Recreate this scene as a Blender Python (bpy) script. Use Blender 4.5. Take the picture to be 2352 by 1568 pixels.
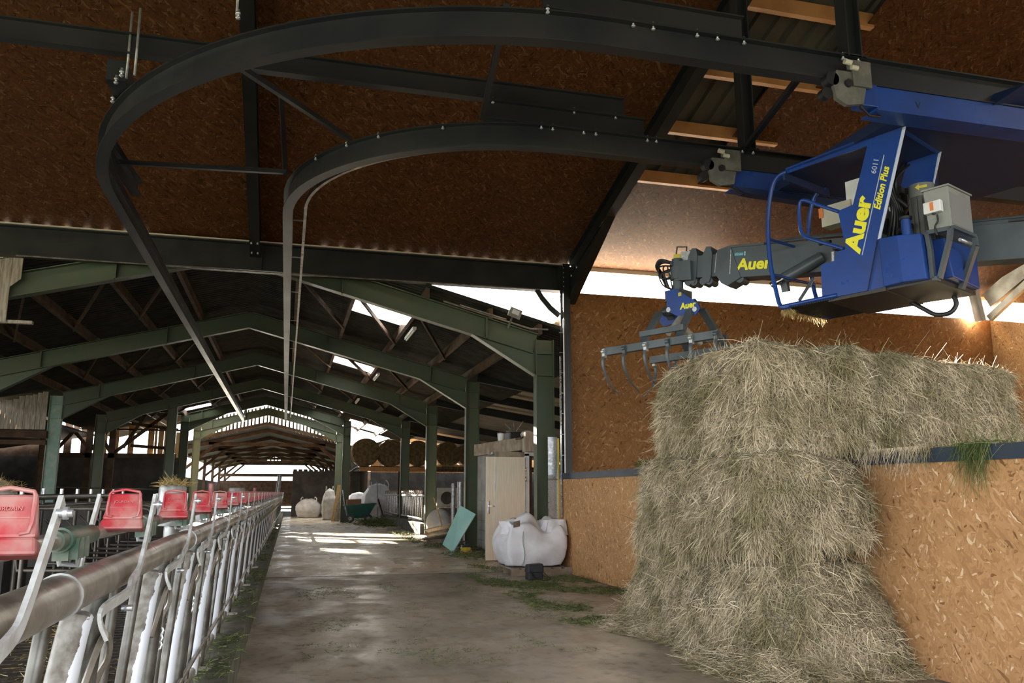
import bpy, bmesh, math, random
import numpy as np
from mathutils import Vector, Matrix, noise

for o in list(bpy.data.objects):
    bpy.data.objects.remove(o)
SC = bpy.context.scene
COL = SC.collection
R = math.radians
rnd = random.Random(7)

# ------------------------------------------------------------------ camera
PITCH, YAW = R(10.374), R(15.171)
cam_d = bpy.data.cameras.new('camera'); cam = bpy.data.objects.new('camera', cam_d); COL.objects.link(cam)
cam.location = (0, 0, 1.4)
cam.rotation_euler = (R(90) + PITCH, 0, -YAW)
cam_d.sensor_width = 36; cam_d.lens = 28.93; cam_d.clip_end = 600; cam_d.clip_start = 0.05
SC.camera = cam

# ------------------------------------------------------------------ sky, sun, exposure
W = bpy.data.worlds.new('sky'); SC.world = W; W.use_nodes = True
nt = W.node_tree; nt.nodes.clear()
wo = nt.nodes.new('ShaderNodeOutputWorld'); bg = nt.nodes.new('ShaderNodeBackground')
bg.inputs['Color'].default_value = (0.93, 0.965, 1.0, 1); bg.inputs['Strength'].default_value = 3.8
nt.links.new(bg.outputs[0], wo.inputs[0])
sun_d = bpy.data.lights.new('sun', 'SUN'); sun = bpy.data.objects.new('sun', sun_d); COL.objects.link(sun)
sun_d.energy = 110; sun_d.angle = R(0.6); sun_d.color = (1, .9, .74)
sun.rotation_euler = Vector((.25, -.92, -.25)).to_track_quat('-Z', 'Y').to_euler()
SC.view_settings.view_transform = 'Standard'; SC.view_settings.look = 'None'
SC.view_settings.gamma = 1; SC.view_settings.use_curve_mapping = False
SC.view_settings.exposure = 0.9

# ------------------------------------------------------------------ sight lines used to measure places
CP = Vector((0, 0, 1.4)); FPX = 1890.0
FW = Vector((math.sin(YAW)*math.cos(PITCH), math.cos(YAW)*math.cos(PITCH), math.sin(PITCH)))
RT = Vector((math.cos(YAW), -math.sin(YAW), 0)); UPV = RT.cross(FW)
def ray(x, y): return FW + RT*((x-1176)/FPX) + UPV*((784-y)/FPX)
def at(x, y, **k):
    a, v = list(k.items())[0]; i = 'XYZ'.index(a); r = ray(x, y)
    return CP + r*((v-CP[i])/r[i])
def deep(x, y, d): return CP + ray(x, y)*d
def onplane(x, y, o, n):
    r = ray(x, y); return CP + r*(((Vector(o)-CP).dot(Vector(n)))/r.dot(Vector(n)))

# ------------------------------------------------------------------ materials
MATS = {}
def mat(name, col=(.5,.5,.5), rough=.6, metal=0.0, nz=None, bump=0.0, bscale=40, col2=None, cscale=3, cfac=(.4,.6), spec=.5, alpha=None, detail=4, dims=None):
    if name in MATS: return MATS[name]
    m = bpy.data.materials.new(name); m.use_nodes = True; MATS[name] = m
    t = m.node_tree; b = t.nodes['Principled BSDF']
    b.inputs['Base Color'].default_value = (*col, 1); b.inputs['Roughness'].default_value = rough
    b.inputs['Metallic'].default_value = metal; b.inputs['Specular IOR Level'].default_value = spec
    tc = t.nodes.new('ShaderNodeTexCoord')
    src = tc.outputs['Object']
    if dims:
        mp = t.nodes.new('ShaderNodeMapping'); mp.inputs['Scale'].default_value = dims
        t.links.new(src, mp.inputs[0]); src = mp.outputs[0]
    if col2:
        n = t.nodes.new('ShaderNodeTexNoise'); n.inputs['Scale'].default_value = cscale; n.inputs['Detail'].default_value = detail
        t.links.new(src, n.inputs['Vector'])
        r = t.nodes.new('ShaderNodeValToRGB'); r.color_ramp.elements[0].position = cfac[0]; r.color_ramp.elements[1].position = cfac[1]
        r.color_ramp.elements[0].color = (*col, 1); r.color_ramp.elements[1].color = (*col2, 1)
        t.links.new(n.outputs[0], r.inputs[0]); t.links.new(r.outputs[0], b.inputs['Base Color'])
        mr = t.nodes.new('ShaderNodeMapRange'); mr.inputs['To Min'].default_value = max(.05, rough-.12); mr.inputs['To Max'].default_value = min(1, rough+.15)
        t.links.new(n.outputs[0], mr.inputs[0]); t.links.new(mr.outputs[0], b.inputs['Roughness'])
    if bump:
        n = t.nodes.new('ShaderNodeTexNoise'); n.inputs['Scale'].default_value = bscale; n.inputs['Detail'].default_value = 5
        t.links.new(src, n.inputs['Vector'])
        bp = t.nodes.new('ShaderNodeBump'); bp.inputs['Strength'].default_value = bump; bp.inputs['Distance'].default_value = .01
        t.links.new(n.outputs[0], bp.inputs['Height']); t.links.new(bp.outputs[0], b.inputs['Normal'])
    return m

def osb(name, axes, tint=1.0, sc=1.0, hard=0):
    """oriented strand board: flakes = stretched voronoi cells turned three ways"""
    m = bpy.data.materials.new(name); m.use_nodes = True; t = m.node_tree; b = t.nodes['Principled BSDF']
    L = t.links.new; N = t.nodes.new
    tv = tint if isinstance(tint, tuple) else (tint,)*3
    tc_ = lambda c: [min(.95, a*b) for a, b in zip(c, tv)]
    tc = N('ShaderNodeTexCoord'); sp = N('ShaderNodeSeparateXYZ'); L(tc.outputs['Object'], sp.inputs[0])
    cb = N('ShaderNodeCombineXYZ'); L(sp.outputs[axes[0]], cb.inputs[0]); L(sp.outputs[axes[1]], cb.inputs[1])
    nz = N('ShaderNodeTexNoise'); nz.inputs['Scale'].default_value = 9; L(cb.outputs[0], nz.inputs['Vector'])
    ad = N('ShaderNodeVectorMath'); ad.operation = 'MULTIPLY_ADD'; L(nz.outputs['Color'], ad.inputs[0]); ad.inputs[1].default_value = (.07,.07,0); L(cb.outputs[0], ad.inputs[2])
    layers = []
    for ang, s in ((8, 1.0), (68, 1.15), (131, .9)):
        mp = N('ShaderNodeMapping'); mp.inputs['Rotation'].default_value = (0, 0, R(ang)); L(ad.outputs[0], mp.inputs[0])
        mq = N('ShaderNodeMapping'); mq.inputs['Scale'].default_value = (9*s*sc, 34*s*sc, 1); L(mp.outputs[0], mq.inputs[0])
        v = N('ShaderNodeTexVoronoi'); v.voronoi_dimensions = '2D'; v.inputs['Scale'].default_value = 1; v.inputs['Randomness'].default_value = 1; L(mq.outputs[0], v.inputs['Vector'])
        s2 = N('ShaderNodeSeparateColor'); L(v.outputs['Color'], s2.inputs[0])
        layers.append((s2.outputs[0], s2.outputs[1]))
    cur = layers[0][0]
    for k, thr in ((1, .55), (2, .6)):
        gt = N('ShaderNodeMath'); gt.operation = 'GREATER_THAN'; L(layers[k][1], gt.inputs[0]); gt.inputs[1].default_value = thr
        mx = N('ShaderNodeMix'); L(gt.outputs[0], mx.inputs[0]); L(cur, mx.inputs[2]); L(layers[k][0], mx.inputs[3]); cur = mx.outputs[0]
    r = N('ShaderNodeValToRGB'); e = r.color_ramp.elements
    cols = [(0,(.17,.07,.022)),(.04,(.36,.17,.06)),(.35,(.42,.205,.073)),(.78,(.47,.235,.088)),(.95,(.53,.28,.115)),(1,(.72,.49,.27))]
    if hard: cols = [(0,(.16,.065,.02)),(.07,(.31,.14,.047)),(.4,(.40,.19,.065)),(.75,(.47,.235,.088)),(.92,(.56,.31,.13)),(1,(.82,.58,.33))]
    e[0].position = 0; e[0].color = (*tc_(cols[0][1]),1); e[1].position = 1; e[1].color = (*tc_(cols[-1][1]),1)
    for p, c in cols[1:-1]:
        x = e.new(p); x.color = (*tc_(c), 1)
    L(cur, r.inputs[0])
    n2 = N('ShaderNodeTexNoise'); n2.inputs['Scale'].default_value = 1.1; n2.inputs['Detail'].default_value = 3; L(cb.outputs[0], n2.inputs['Vector'])
    mr = N('ShaderNodeMapRange'); mr.inputs['To Min'].default_value = .72; mr.inputs['To Max'].default_value = 1.15; L(n2.outputs[0], mr.inputs[0])
    mu = N('ShaderNodeMix'); mu.data_type = 'RGBA'; mu.blend_type = 'MULTIPLY'; mu.inputs[0].default_value = 1; L(r.outputs[0], mu.inputs[6]); L(mr.outputs[0], mu.inputs[7])
    L(mu.outputs[2], b.inputs['Base Color']); b.inputs['Roughness'].default_value = .7; b.inputs['Specular IOR Level'].default_value = .18
    bp = N('ShaderNodeBump'); bp.inputs['Strength'].default_value = .35; bp.inputs['Distance'].default_value = .004; L(cur, bp.inputs['Height']); L(bp.outputs[0], b.inputs['Normal'])
    MATS[name] = m; return m

def island_mat(name, ramp, rough=.75, clump=False):
    """each blade or chip of the mesh takes its own colour"""
    m = bpy.data.materials.new(name); m.use_nodes = True; t = m.node_tree; b = t.nodes['Principled BSDF']
    g = t.nodes.new('ShaderNodeNewGeometry'); r = t.nodes.new('ShaderNodeValToRGB')
    e = r.color_ramp.elements; e[0].position, e[1].position = ramp[0][0], ramp[-1][0]
    e[0].color = (*ramp[0][1], 1); e[1].color = (*ramp[-1][1], 1)
    for p, c in ramp[1:-1]: e.new(p).color = (*c, 1)
    t.links.new(g.outputs['Random Per Island'], r.inputs[0])
    if clump:
        tc = t.nodes.new('ShaderNodeTexCoord'); n = t.nodes.new('ShaderNodeTexNoise'); n.inputs['Scale'].default_value = 2.6; n.inputs['Detail'].default_value = 4; t.links.new(tc.outputs['Object'], n.inputs['Vector'])
        q = t.nodes.new('ShaderNodeValToRGB'); q.color_ramp.elements[0].position = .36; q.color_ramp.elements[1].position = .6; q.color_ramp.elements[0].color = (.50,.51,.40,1); q.color_ramp.elements[1].color = (1,1,1,1)
        t.links.new(n.outputs[0], q.inputs[0]); mx = t.nodes.new('ShaderNodeMix'); mx.data_type = 'RGBA'; mx.blend_type = 'MULTIPLY'; mx.inputs[0].default_value = 1
        t.links.new(r.outputs[0], mx.inputs[6]); t.links.new(q.outputs[0], mx.inputs[7]); t.links.new(mx.outputs[2], b.inputs['Base Color'])
    else: t.links.new(r.outputs[0], b.inputs['Base Color'])
    b.inputs['Roughness'].default_value = rough; b.inputs['Specular IOR Level'].default_value = .3
    MATS[name] = m; return m

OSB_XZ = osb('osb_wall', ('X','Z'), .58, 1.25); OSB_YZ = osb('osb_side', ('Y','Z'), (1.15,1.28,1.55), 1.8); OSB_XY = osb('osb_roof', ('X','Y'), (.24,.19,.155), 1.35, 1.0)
STEEL = mat('anthracite_steel', (.009,.011,.011), .42, col2=(.016,.017,.015), cscale=2.5, bump=.05, bscale=60)
STEEL_LT = mat('weathered_grey_steel', (.34,.33,.29), .6, col2=(.22,.2,.17), cscale=4)
RAILM = mat('rail_paint', (.016,.019,.023), .38, col2=(.026,.027,.027), cscale=1.2, bump=.04, bscale=90)
GREEN = mat('green_primer', (.058,.082,.046), .5, col2=(.075,.085,.042), cscale=2.2, cfac=(.38,.66), bump=.08, bscale=30)
GREEN_P = mat('flaking_pale_green', (.22,.34,.27), .55, col2=(.33,.38,.30), cscale=5, cfac=(.45,.62), bump=.12, bscale=25)
GALV = mat('galvanised_steel', (.46,.48,.48), .38, .45, col2=(.26,.255,.235), cscale=14, cfac=(.35,.7), bump=.07, bscale=60)
GALV_D = mat('dirty_galvanised_tube', (.33,.30,.26), .3, .35, col2=(.17,.145,.115), cscale=7, cfac=(.38,.62), bump=.1, bscale=45)
GALV_B = mat('bright_galvanised', (.72,.75,.78), .28, .7, col2=(.5,.52,.54), cscale=20)
DARKRAIL = mat('soiled_tube', (.07,.062,.052), .35, .3, col2=(.13,.11,.09), cscale=6)
REDP = mat('red_plastic', (.33,.024,.032), .4, col2=(.34,.16,.14), cscale=13, cfac=(.38,.62), bump=.05, bscale=50)
GREENP = mat('green_plastic', (.03,.07,.045), .45, col2=(.13,.135,.10), cscale=14, cfac=(.4,.65))
WOOD = mat('purlin_wood', (.10,.058,.032), .8, col2=(.06,.036,.02), cscale=3, bump=.15, bscale=20, dims=(1,1,1))
WOOD_O = mat('orange_timber', (.52,.25,.085), .65, col2=(.42,.19,.06), cscale=3)
WOOD_W = mat('weathered_planks', (.40,.35,.28), .8, col2=(.26,.21,.16), cscale=4, bump=.3, bscale=12, dims=(6,6,.8))
WOOD_D = mat('old_timber', (.10,.056,.03), .85, col2=(.06,.033,.018), cscale=3)
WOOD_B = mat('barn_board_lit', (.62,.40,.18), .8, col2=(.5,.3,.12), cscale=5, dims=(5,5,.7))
SHEET = mat('old_fibre_cement_sheet', (.034,.031,.024), .9, col2=(.02,.019,.015), cscale=3)
SHEET_N = mat('steel_roof_sheet', (.10,.098,.07), .5, col2=(.075,.07,.055), cscale=1.5)
SHEET_L = mat('pale_roof_sheet', (.70,.66,.58), .7, col2=(.6,.56,.5), cscale=2)
BLACK = mat('black_rubber', (.012,.012,.013), .45)
DARKW = mat('dark_block_wall', (.05,.047,.043), .85, col2=(.03,.028,.025), cscale=2, bump=.4, bscale=9)
BLOCK = mat('concrete_block', (.34,.34,.32), .85, col2=(.26,.26,.25), cscale=3, bump=.2, bscale=20)
BLUE = mat('blue_paint', (.014,.058,.27), .3, col2=(.011,.045,.21), cscale=3, bump=.03, bscale=20)
BOOMG = mat('crane_grey_paint', (.075,.095,.105), .38, col2=(.055,.07,.078), cscale=3)
CABGREY = mat('cabinet_grey', (.30,.31,.28), .5, col2=(.24,.25,.23), cscale=3)
BEIGE = mat('beige_box', (.60,.58,.46), .5, col2=(.5,.48,.38), cscale=4)
YEL = mat('yellow_lettering', (.86,.80,.03), .5)
YELD = mat('yellow_label', (.55,.46,.05), .5)
SILV = mat('silver_lettering', (.55,.60,.68), .45)
WHITE = mat('white_paint', (.78,.78,.77), .5, col2=(.68,.68,.67), cscale=5)
BAGW = mat('woven_white_bag', (.84,.84,.87), .7, col2=(.72,.72,.74), cscale=3, bump=.7, bscale=9)
BAGG = mat('grey_woven_bag', (.52,.50,.47), .75, col2=(.40,.38,.35), cscale=4, bump=.3, bscale=12)
DOORM = mat('pale_oak_veneer', (.78,.68,.53), .45, col2=(.70,.60,.45), cscale=5, dims=(16,16,.7))
PANEL = mat('green_plasterboard', (.33,.60,.55), .45, col2=(.42,.66,.60), cscale=2)
PCEDGE = mat('chrome', (.75,.75,.75), .2, 1.0)
TEAL = mat('dark_teal_plastic', (.022,.10,.082), .4, col2=(.03,.13,.1), cscale=4)
CARD = mat('brown_cardboard', (.30,.15,.08), .8)
PALLET = mat('pallet_wood', (.33,.27,.20), .8, col2=(.22,.17,.12), cscale=5)
ORANGE = mat('orange_label', (.75,.22,.05), .5)
def hay_core():
    m = bpy.data.materials.new('fibrous_hay'); m.use_nodes = True; t = m.node_tree; b = t.nodes['Principled BSDF']; L = t.links.new; N = t.nodes.new
    tc = N('ShaderNodeTexCoord'); outs = []
    for i, (rot, sc) in enumerate((((.1,.2,.3),(70,70,7)),((1.2,.3,.2),(60,60,6)),((.2,1.1,.7),(60,60,6)))):
        mp = N('ShaderNodeMapping'); mp.inputs['Rotation'].default_value = rot; L(tc.outputs['Object'], mp.inputs[0])
        mq = N('ShaderNodeMapping'); mq.inputs['Scale'].default_value = sc; L(mp.outputs[0], mq.inputs[0])
        n = N('ShaderNodeTexNoise'); n.inputs['Scale'].default_value = 2.2; n.inputs['Detail'].default_value = 5; L(mq.outputs[0], n.inputs['Vector']); outs.append(n.outputs[0])
    a = N('ShaderNodeMath'); a.operation = 'MAXIMUM'; L(outs[0], a.inputs[0]); L(outs[1], a.inputs[1]); c = N('ShaderNodeMath'); c.operation = 'MAXIMUM'; L(a.outputs[0], c.inputs[0]); L(outs[2], c.inputs[1])
    r = N('ShaderNodeValToRGB'); e = r.color_ramp.elements; e[0].position = .5; e[0].color = (.07,.06,.035,1); e[1].position = .74; e[1].color = (.62,.53,.36,1); e.new(.6).color = (.26,.22,.14,1); L(c.outputs[0], r.inputs[0]); L(r.outputs[0], b.inputs['Base Color']); b.inputs['Roughness'].default_value = .9
    bp = N('ShaderNodeBump'); bp.inputs['Strength'].default_value = 1; bp.inputs['Distance'].default_value = .02; L(c.outputs[0], bp.inputs['Height']); L(bp.outputs[0], b.inputs['Normal']); return m
BALED = hay_core()
BALED_OLD = mat('hay_core', (.22,.18,.11), .95, col2=(.10,.085,.05), cscale=5, cfac=(.35,.65), bump=.8, bscale=22, dims=(1,1,.6))
BALER = mat('round_bale_hay', (.24,.16,.07), .95, col2=(.14,.09,.04), cscale=7, bump=.6, bscale=25)
HAYB = island_mat('hay_blades', [(0,(.10,.088,.052)),(.15,(.34,.285,.19)),(.5,(.62,.52,.36)),(.85,(.85,.72,.51)),(1,(.97,.88,.68))], clump=True)
HAYG = island_mat('green_forage', [(0,(.03,.05,.015)),(.5,(.075,.11,.03)),(.85,(.16,.19,.06)),(1,(.34,.33,.14))])
STRAWY = island_mat('straw_bits', [(0,(.22,.14,.04)),(.5,(.45,.32,.12)),(1,(.7,.58,.3))])

def floor_mat(name='alley_concrete', k=1.0, r0=.33, r1=.75):
    m = bpy.data.materials.new(name); m.use_nodes = True; t = m.node_tree; b = t.nodes['Principled BSDF']; L = t.links.new; N = t.nodes.new
    tc = N('ShaderNodeTexCoord')
    def noi(s, d, dims=(1,1,1)):
        mp = N('ShaderNodeMapping'); mp.inputs['Scale'].default_value = dims; L(tc.outputs['Object'], mp.inputs[0])
        n = N('ShaderNodeTexNoise'); n.inputs['Scale'].default_value = s; n.inputs['Detail'].default_value = d; n.inputs['Roughness'].default_value = .62; L(mp.outputs[0], n.inputs['Vector']); return n.outputs[0]
    a = noi(.55, 8); r = N('ShaderNodeValToRGB'); e = r.color_ramp.elements
    e[0].position = .3; e[0].color = (.16,.13,.09,1); e[1].position = .68; e[1].color = (.35,.295,.225,1); e.new(.5).color = (.26,.215,.16,1); L(a, r.inputs[0])
    f = noi(7, 9, (1,.8,1)); r2 = N('ShaderNodeValToRGB'); r2.color_ramp.elements[0].position = .33; r2.color_ramp.elements[1].position = .5
    r2.color_ramp.elements[0].color = (.42,.42,.36,1); r2.color_ramp.elements[1].color = (1,1,1,1); L(f, r2.inputs[0])
    mu = N('ShaderNodeMix'); mu.data_type = 'RGBA'; mu.blend_type = 'MULTIPLY'; mu.inputs[0].default_value = .8; L(r.outputs[0], mu.inputs[6]); L(r2.outputs[0], mu.inputs[7])
    L(mu.outputs[2], b.inputs['Base Color'])
    w = noi(1.4, 9, (1,.6,1)); r3 = N('ShaderNodeValToRGB'); r3.color_ramp.elements[0].position = .42; r3.color_ramp.elements[1].position = .6
    r3.color_ramp.elements[0].color = (r0,)*3+(1,); r3.color_ramp.elements[1].color = (r1,)*3+(1,); L(w, r3.inputs[0])
    L(r3.outputs[0], b.inputs['Roughness'])
    bp = N('ShaderNodeBump'); bp.inputs['Strength'].default_value = .25; bp.inputs['Distance'].default_value = .006; L(noi(14, 8), bp.inputs['Height']); L(bp.outputs[0], b.inputs['Normal'])
    for q in r.color_ramp.elements: q.color = (q.color[0]*k, q.color[1]*k, q.color[2]*k, 1)
    MATS[name] = m; return m
FLOORM = floor_mat('alley_concrete', 1.2)
FLOOR2 = floor_mat('damp_smooth_concrete', 1.95, .24, .6)  # colour raised to stand in for brighter light in the old barn

def yoke_mat():
    m = bpy.data.materials.new('rubbed_yoke_metal'); m.use_nodes = True; t = m.node_tree; b = t.nodes['Principled BSDF']; L = t.links.new; N = t.nodes.new
    tc = N('ShaderNodeTexCoord'); n = N('ShaderNodeTexNoise'); n.inputs['Scale'].default_value = 26; n.inputs['Detail'].default_value = 6; L(tc.outputs['Object'], n.inputs['Vector'])
    r = N('ShaderNodeValToRGB'); e = r.color_ramp.elements; e[0].position = .35; e[0].color = (.10,.085,.065,1); e[1].position = .65; e[1].color = (.25,.24,.22,1); L(n.outputs[0], r.inputs[0])
    g = N('ShaderNodeSeparateXYZ'); L(tc.outputs['Normal'], g.inputs[0]); p = N('ShaderNodeSeparateXYZ'); L(tc.outputs['Object'], p.inputs[0])
    a = N('ShaderNodeMath'); a.operation = 'MULTIPLY_ADD'; L(p.outputs['Z'], a.inputs[0]); a.inputs[1].default_value = -2.5; a.inputs[2].default_value = 1.4
    c = N('ShaderNodeMath'); c.operation = 'MULTIPLY_ADD'; L(g.outputs['X'], c.inputs[0]); c.inputs[1].default_value = 1.5; L(a.outputs[0], c.inputs[2])
    d = N('ShaderNodeMath'); d.operation = 'ADD'; L(c.outputs[0], d.inputs[0]); L(n.outputs[0], d.inputs[1])
    s = N('ShaderNodeMath'); s.operation = 'GREATER_THAN'; L(d.outputs[0], s.inputs[0]); s.inputs[1].default_value = .95
    mx = N('ShaderNodeMix'); mx.data_type = 'RGBA'; L(s.outputs[0], mx.inputs[0]); L(r.outputs[0], mx.inputs[6]); mx.inputs[7].default_value = (.66,.70,.76,1); L(mx.outputs[2], b.inputs['Base Color'])
    b.inputs['Roughness'].default_value = .42; b.inputs['Metallic'].default_value = .15; return m
YOKEM = yoke_mat()
DARKUP = mat('dull_stanchion', (.12,.117,.105), .36, .4, col2=(.055,.05,.04), cscale=9)
STRAPM = mat('strap_galvanised', (.60,.62,.62), .42, .2, col2=(.42,.42,.40), cscale=22)
CURBM = mat('stained_curb', (.15,.14,.11), .8, col2=(.07,.075,.045), cscale=5, cfac=(.4,.6), bump=.5, bscale=18)
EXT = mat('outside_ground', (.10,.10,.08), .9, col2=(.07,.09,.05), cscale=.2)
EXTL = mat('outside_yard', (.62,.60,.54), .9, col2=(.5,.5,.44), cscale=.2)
SLATM = mat('wet_slats', (.020,.017,.014), .30, col2=(.045,.034,.022), cscale=9, bump=.5, bscale=30)
def skylight_mat(name='translucent_sheet', k=.35):
    m = bpy.data.materials.new(name); m.use_nodes = True; t = m.node_tree; t.nodes.clear()
    o = t.nodes.new('ShaderNodeOutputMaterial'); mx = t.nodes.new('ShaderNodeMixShader'); tr = t.nodes.new('ShaderNodeBsdfTransparent'); tl = t.nodes.new('ShaderNodeBsdfTranslucent')
    tl.inputs[0].default_value = (.9,.9,.86,1); mx.inputs[0].default_value = k
    t.links.new(tr.outputs[0], mx.inputs[1]); t.links.new(tl.outputs[0], mx.inputs[2]); t.links.new(mx.outputs[0], o.inputs[0]); MATS['sky'] = m; return m
SKYL = skylight_mat()
MILKY = skylight_mat('milky_sheet', .5)
# ------------------------------------------------------------------ mesh helpers
def V(*a): return Vector(a if len(a) == 3 else a[0])
SPLITN = {'bolt','hanger_rod','bracket','stiffener','tube_sleeve','pin','clamp','splice_plate','guide_roller','roller','hose_guard','hinge','chain_link','lower_boards','clamp_bracket','bright_seam','label_plate','hydraulic_pipe','link_arm','beam','rail','control_lever','driver_seat','board','cooling_fins_','machine_box','arm','head_block','conduit','pipe'}
class MB:
    def __init__(s): s.v = []; s.f = []; s.sm = []
    def add(s, vs, fs, smooth=False):
        n = len(s.v); s.v += [tuple(v) for v in vs]; s.f += [tuple(i+n for i in f) for f in fs]; s.sm += [smooth]*len(fs); return s
    def hexa(s, p):            # eight corners: bottom ring, top ring
        return s.add(p, [(3,2,1,0),(4,5,6,7),(0,1,5,4),(1,2,6,5),(2,3,7,6),(3,0,4,7)])
    def box(s, x0, y0, z0, x1, y1, z1):
        return s.hexa([(x0,y0,z0),(x1,y0,z0),(x1,y1,z0),(x0,y1,z0),(x0,y0,z1),(x1,y0,z1),(x1,y1,z1),(x0,y1,z1)])
    def obox(s, c, ax, ay, az, hx, hy, hz):   # centred box on three axes
        c, ax, ay, az = V(c), V(ax).normalized(), V(ay).normalized(), V(az).normalized()
        q = [(-1,-1),(1,-1),(1,1),(-1,1)]
        return s.hexa([c+ax*hx*a+ay*hy*b+az*hz*e for e in (-1,1) for a, b in q])
    def sweep(s, prof, pts, up=(0,0,1), caps=True, smooth=False, scale=None):
        pts = [V(p) for p in pts]; n = len(prof); up = V(up); rings = []
        T = []
        for i in range(len(pts)):
            a = pts[max(0,i-1)]; b = pts[min(len(pts)-1,i+1)]; T.append((b-a).normalized())
        t = T[0]
        if abs(t.dot(up)) > .97: up = Vector((1,0,0)) if abs(t.x) < .9 else Vector((0,1,0))
        S = t.cross(up).normalized()
        for i, p in enumerate(pts):
            t = T[i]; S = (S - t*S.dot(t)).normalized(); U = S.cross(t).normalized()
            k = scale[i] if scale else 1
            rings.append([p + S*a*k + U*b*k for a, b in prof])
        vs = [v for r in rings for v in r]
        fs = []
        for i in range(len(pts)-1):
            for j in range(n):
                k = (j+1) % n; fs.append((i*n+j, i*n+k, (i+1)*n+k, (i+1)*n+j))
        s.add(vs, fs, smooth)
        if caps:
            m = (len(pts)-1)*n
            s.add(vs[:n], [tuple(range(n-1,-1,-1))]); s.add(vs[m:m+n], [tuple(range(n))])
        return s
    def tube(s, pts, r, n=10, scale=None): return s.sweep([(r*math.cos(2*math.pi*i/n), r*math.sin(2*math.pi*i/n)) for i in range(n)], pts, smooth=True, scale=scale)
    def bar(s, a, b, w, h, up=(0,0,1)): return s.sweep([(-w/2,-h/2),(w/2,-h/2),(w/2,h/2),(-w/2,h/2)], [a, b], up)
    def strap(s, pts, w, h, up=(1,0,0)): return s.sweep([(-w/2,-h/2),(w/2,-h/2),(w/2,h/2),(-w/2,h/2)], pts, up)
    def ibeam(s, pts, h, b, tw=.008, tf=.012, up=(0,0,1)):
        H, B = h/2, b/2; w = tw/2
        return s.sweep([(-B,-H),(B,-H),(B,-H+tf),(w,-H+tf),(w,H-tf),(B,H-tf),(B,H),(-B,H),(-B,H-tf),(-w,H-tf),(-w,-H+tf),(-B,-H+tf)], pts, up)
    def prism(s, poly, d):     # 3D polygon extruded by the vector d
        n = len(poly); d = V(d); a = [V(p) for p in poly]; b = [p+d for p in a]
        s.add(a+b, [tuple(range(n-1,-1,-1)), tuple(range(n, 2*n))]+[(i,(i+1)%n,n+(i+1)%n,n+i) for i in range(n)]); return s
    def cyl(s, a, b, r, n=16, r2=None): 
        return s.sweep([(math.cos(2*math.pi*i/n)*r, math.sin(2*math.pi*i/n)*r) for i in range(n)], [a, b], smooth=True, scale=[1, (r2/r if r2 else 1)])
    def ball(s, c, rx, ry, rz, nu=12, nv=8):
        c = V(c); vs = []; fs = []
        for j in range(nv+1):
            ph = math.pi*j/nv
            for i in range(nu):
                th = 2*math.pi*i/nu; vs.append(c+Vector((rx*math.sin(ph)*math.cos(th), ry*math.sin(ph)*math.sin(th), rz*math.cos(ph))))
        for j in range(nv):
            for i in range(nu): fs.append((j*nu+i, (j+1)*nu+i, (j+1)*nu+(i+1)%nu, j*nu+(i+1)%nu))
        return s.add(vs, fs, True)
    def build(s, name, m, parent=None, bevel=0):
        if name in SPLITN and parent is not None and len(s.f) > 6:
            par = list(range(len(s.v)))
            def fd(i):
                while par[i] != i: par[i] = par[par[i]]; i = par[i]
                return i
            for f in s.f:
                for i in f[1:]: par[fd(i)] = fd(f[0])
            bb = {}
            for i, v in enumerate(s.v):
                r = fd(i); b = bb.setdefault(r, [list(v), list(v)])
                for k in range(3): b[0][k] = min(b[0][k], v[k]); b[1][k] = max(b[1][k], v[k])
            rs_ = list(bb)
            for i in range(len(rs_)):
                for j in range(i):
                    A, B = bb[rs_[i]], bb[rs_[j]]
                    if all(A[0][k]-.002 <= B[1][k] and B[0][k]-.002 <= A[1][k] for k in range(3)): par[fd(rs_[i])] = fd(rs_[j])
            gr = {}
            for f, sm in zip(s.f, s.sm): gr.setdefault(fd(f[0]), []).append((f, sm))
            if len(gr) > 1:
                first = None
                for fs in gr.values():
                    q = MB(); mp = {}
                    for f, sm in fs:
                        for i in f:
                            if i not in mp: mp[i] = len(q.v); q.v.append(s.v[i])
                        q.f.append(tuple(mp[i] for i in f)); q.sm.append(sm)
                    o = q._build(name, m, parent, bevel); first = first or o
                return first
        return s._build(name, m, parent, bevel)
    def _build(s, name, m, parent=None, bevel=0):
        off = Vector((0,0,0))
        if parent is not None:
            q = parent
            while q.parent is not None: q = q.parent
            off = q.location
        me = bpy.data.meshes.new(name); me.from_pydata([tuple(V(v)-off) for v in s.v], [], s.f)
        me.polygons.foreach_set('use_smooth', s.sm); me.update()
        bm = bmesh.new(); bm.from_mesh(me); bmesh.ops.remove_doubles(bm, verts=bm.verts, dist=1e-5); bmesh.ops.recalc_face_normals(bm, faces=bm.faces)
        for e in bm.edges:
            if len(e.link_faces) == 2 and e.calc_face_angle(0) > .7: e.smooth = False
        bm.to_mesh(me); bm.free()
        me.materials.append(m); o = bpy.data.objects.new(name, me); COL.objects.link(o)
        if parent is not None: o.parent = parent
        if bevel:
            b = o.modifiers.new('bevel', 'BEVEL'); b.width = bevel; b.segments = 2; b.limit_method = 'ANGLE'
        return o
def tag(o, label=None, cat=None, group=None, kind=None):
    if label: o['label'] = label
    if cat: o['category'] = cat
    if group: o['group'] = group
    if kind: o['kind'] = kind
    return o
def thing(name, loc, label, cat, group=None):
    o = bpy.data.objects.new(name, None); COL.objects.link(o); o.location = loc; o.empty_display_size = .1
    return tag(o, label, cat, group)
def struct(name, mb, m, label, cat='structure'):
    return tag(mb.build(name, m), label, cat, None, 'structure')
def kids(o): return [c for c in o.children]
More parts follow.
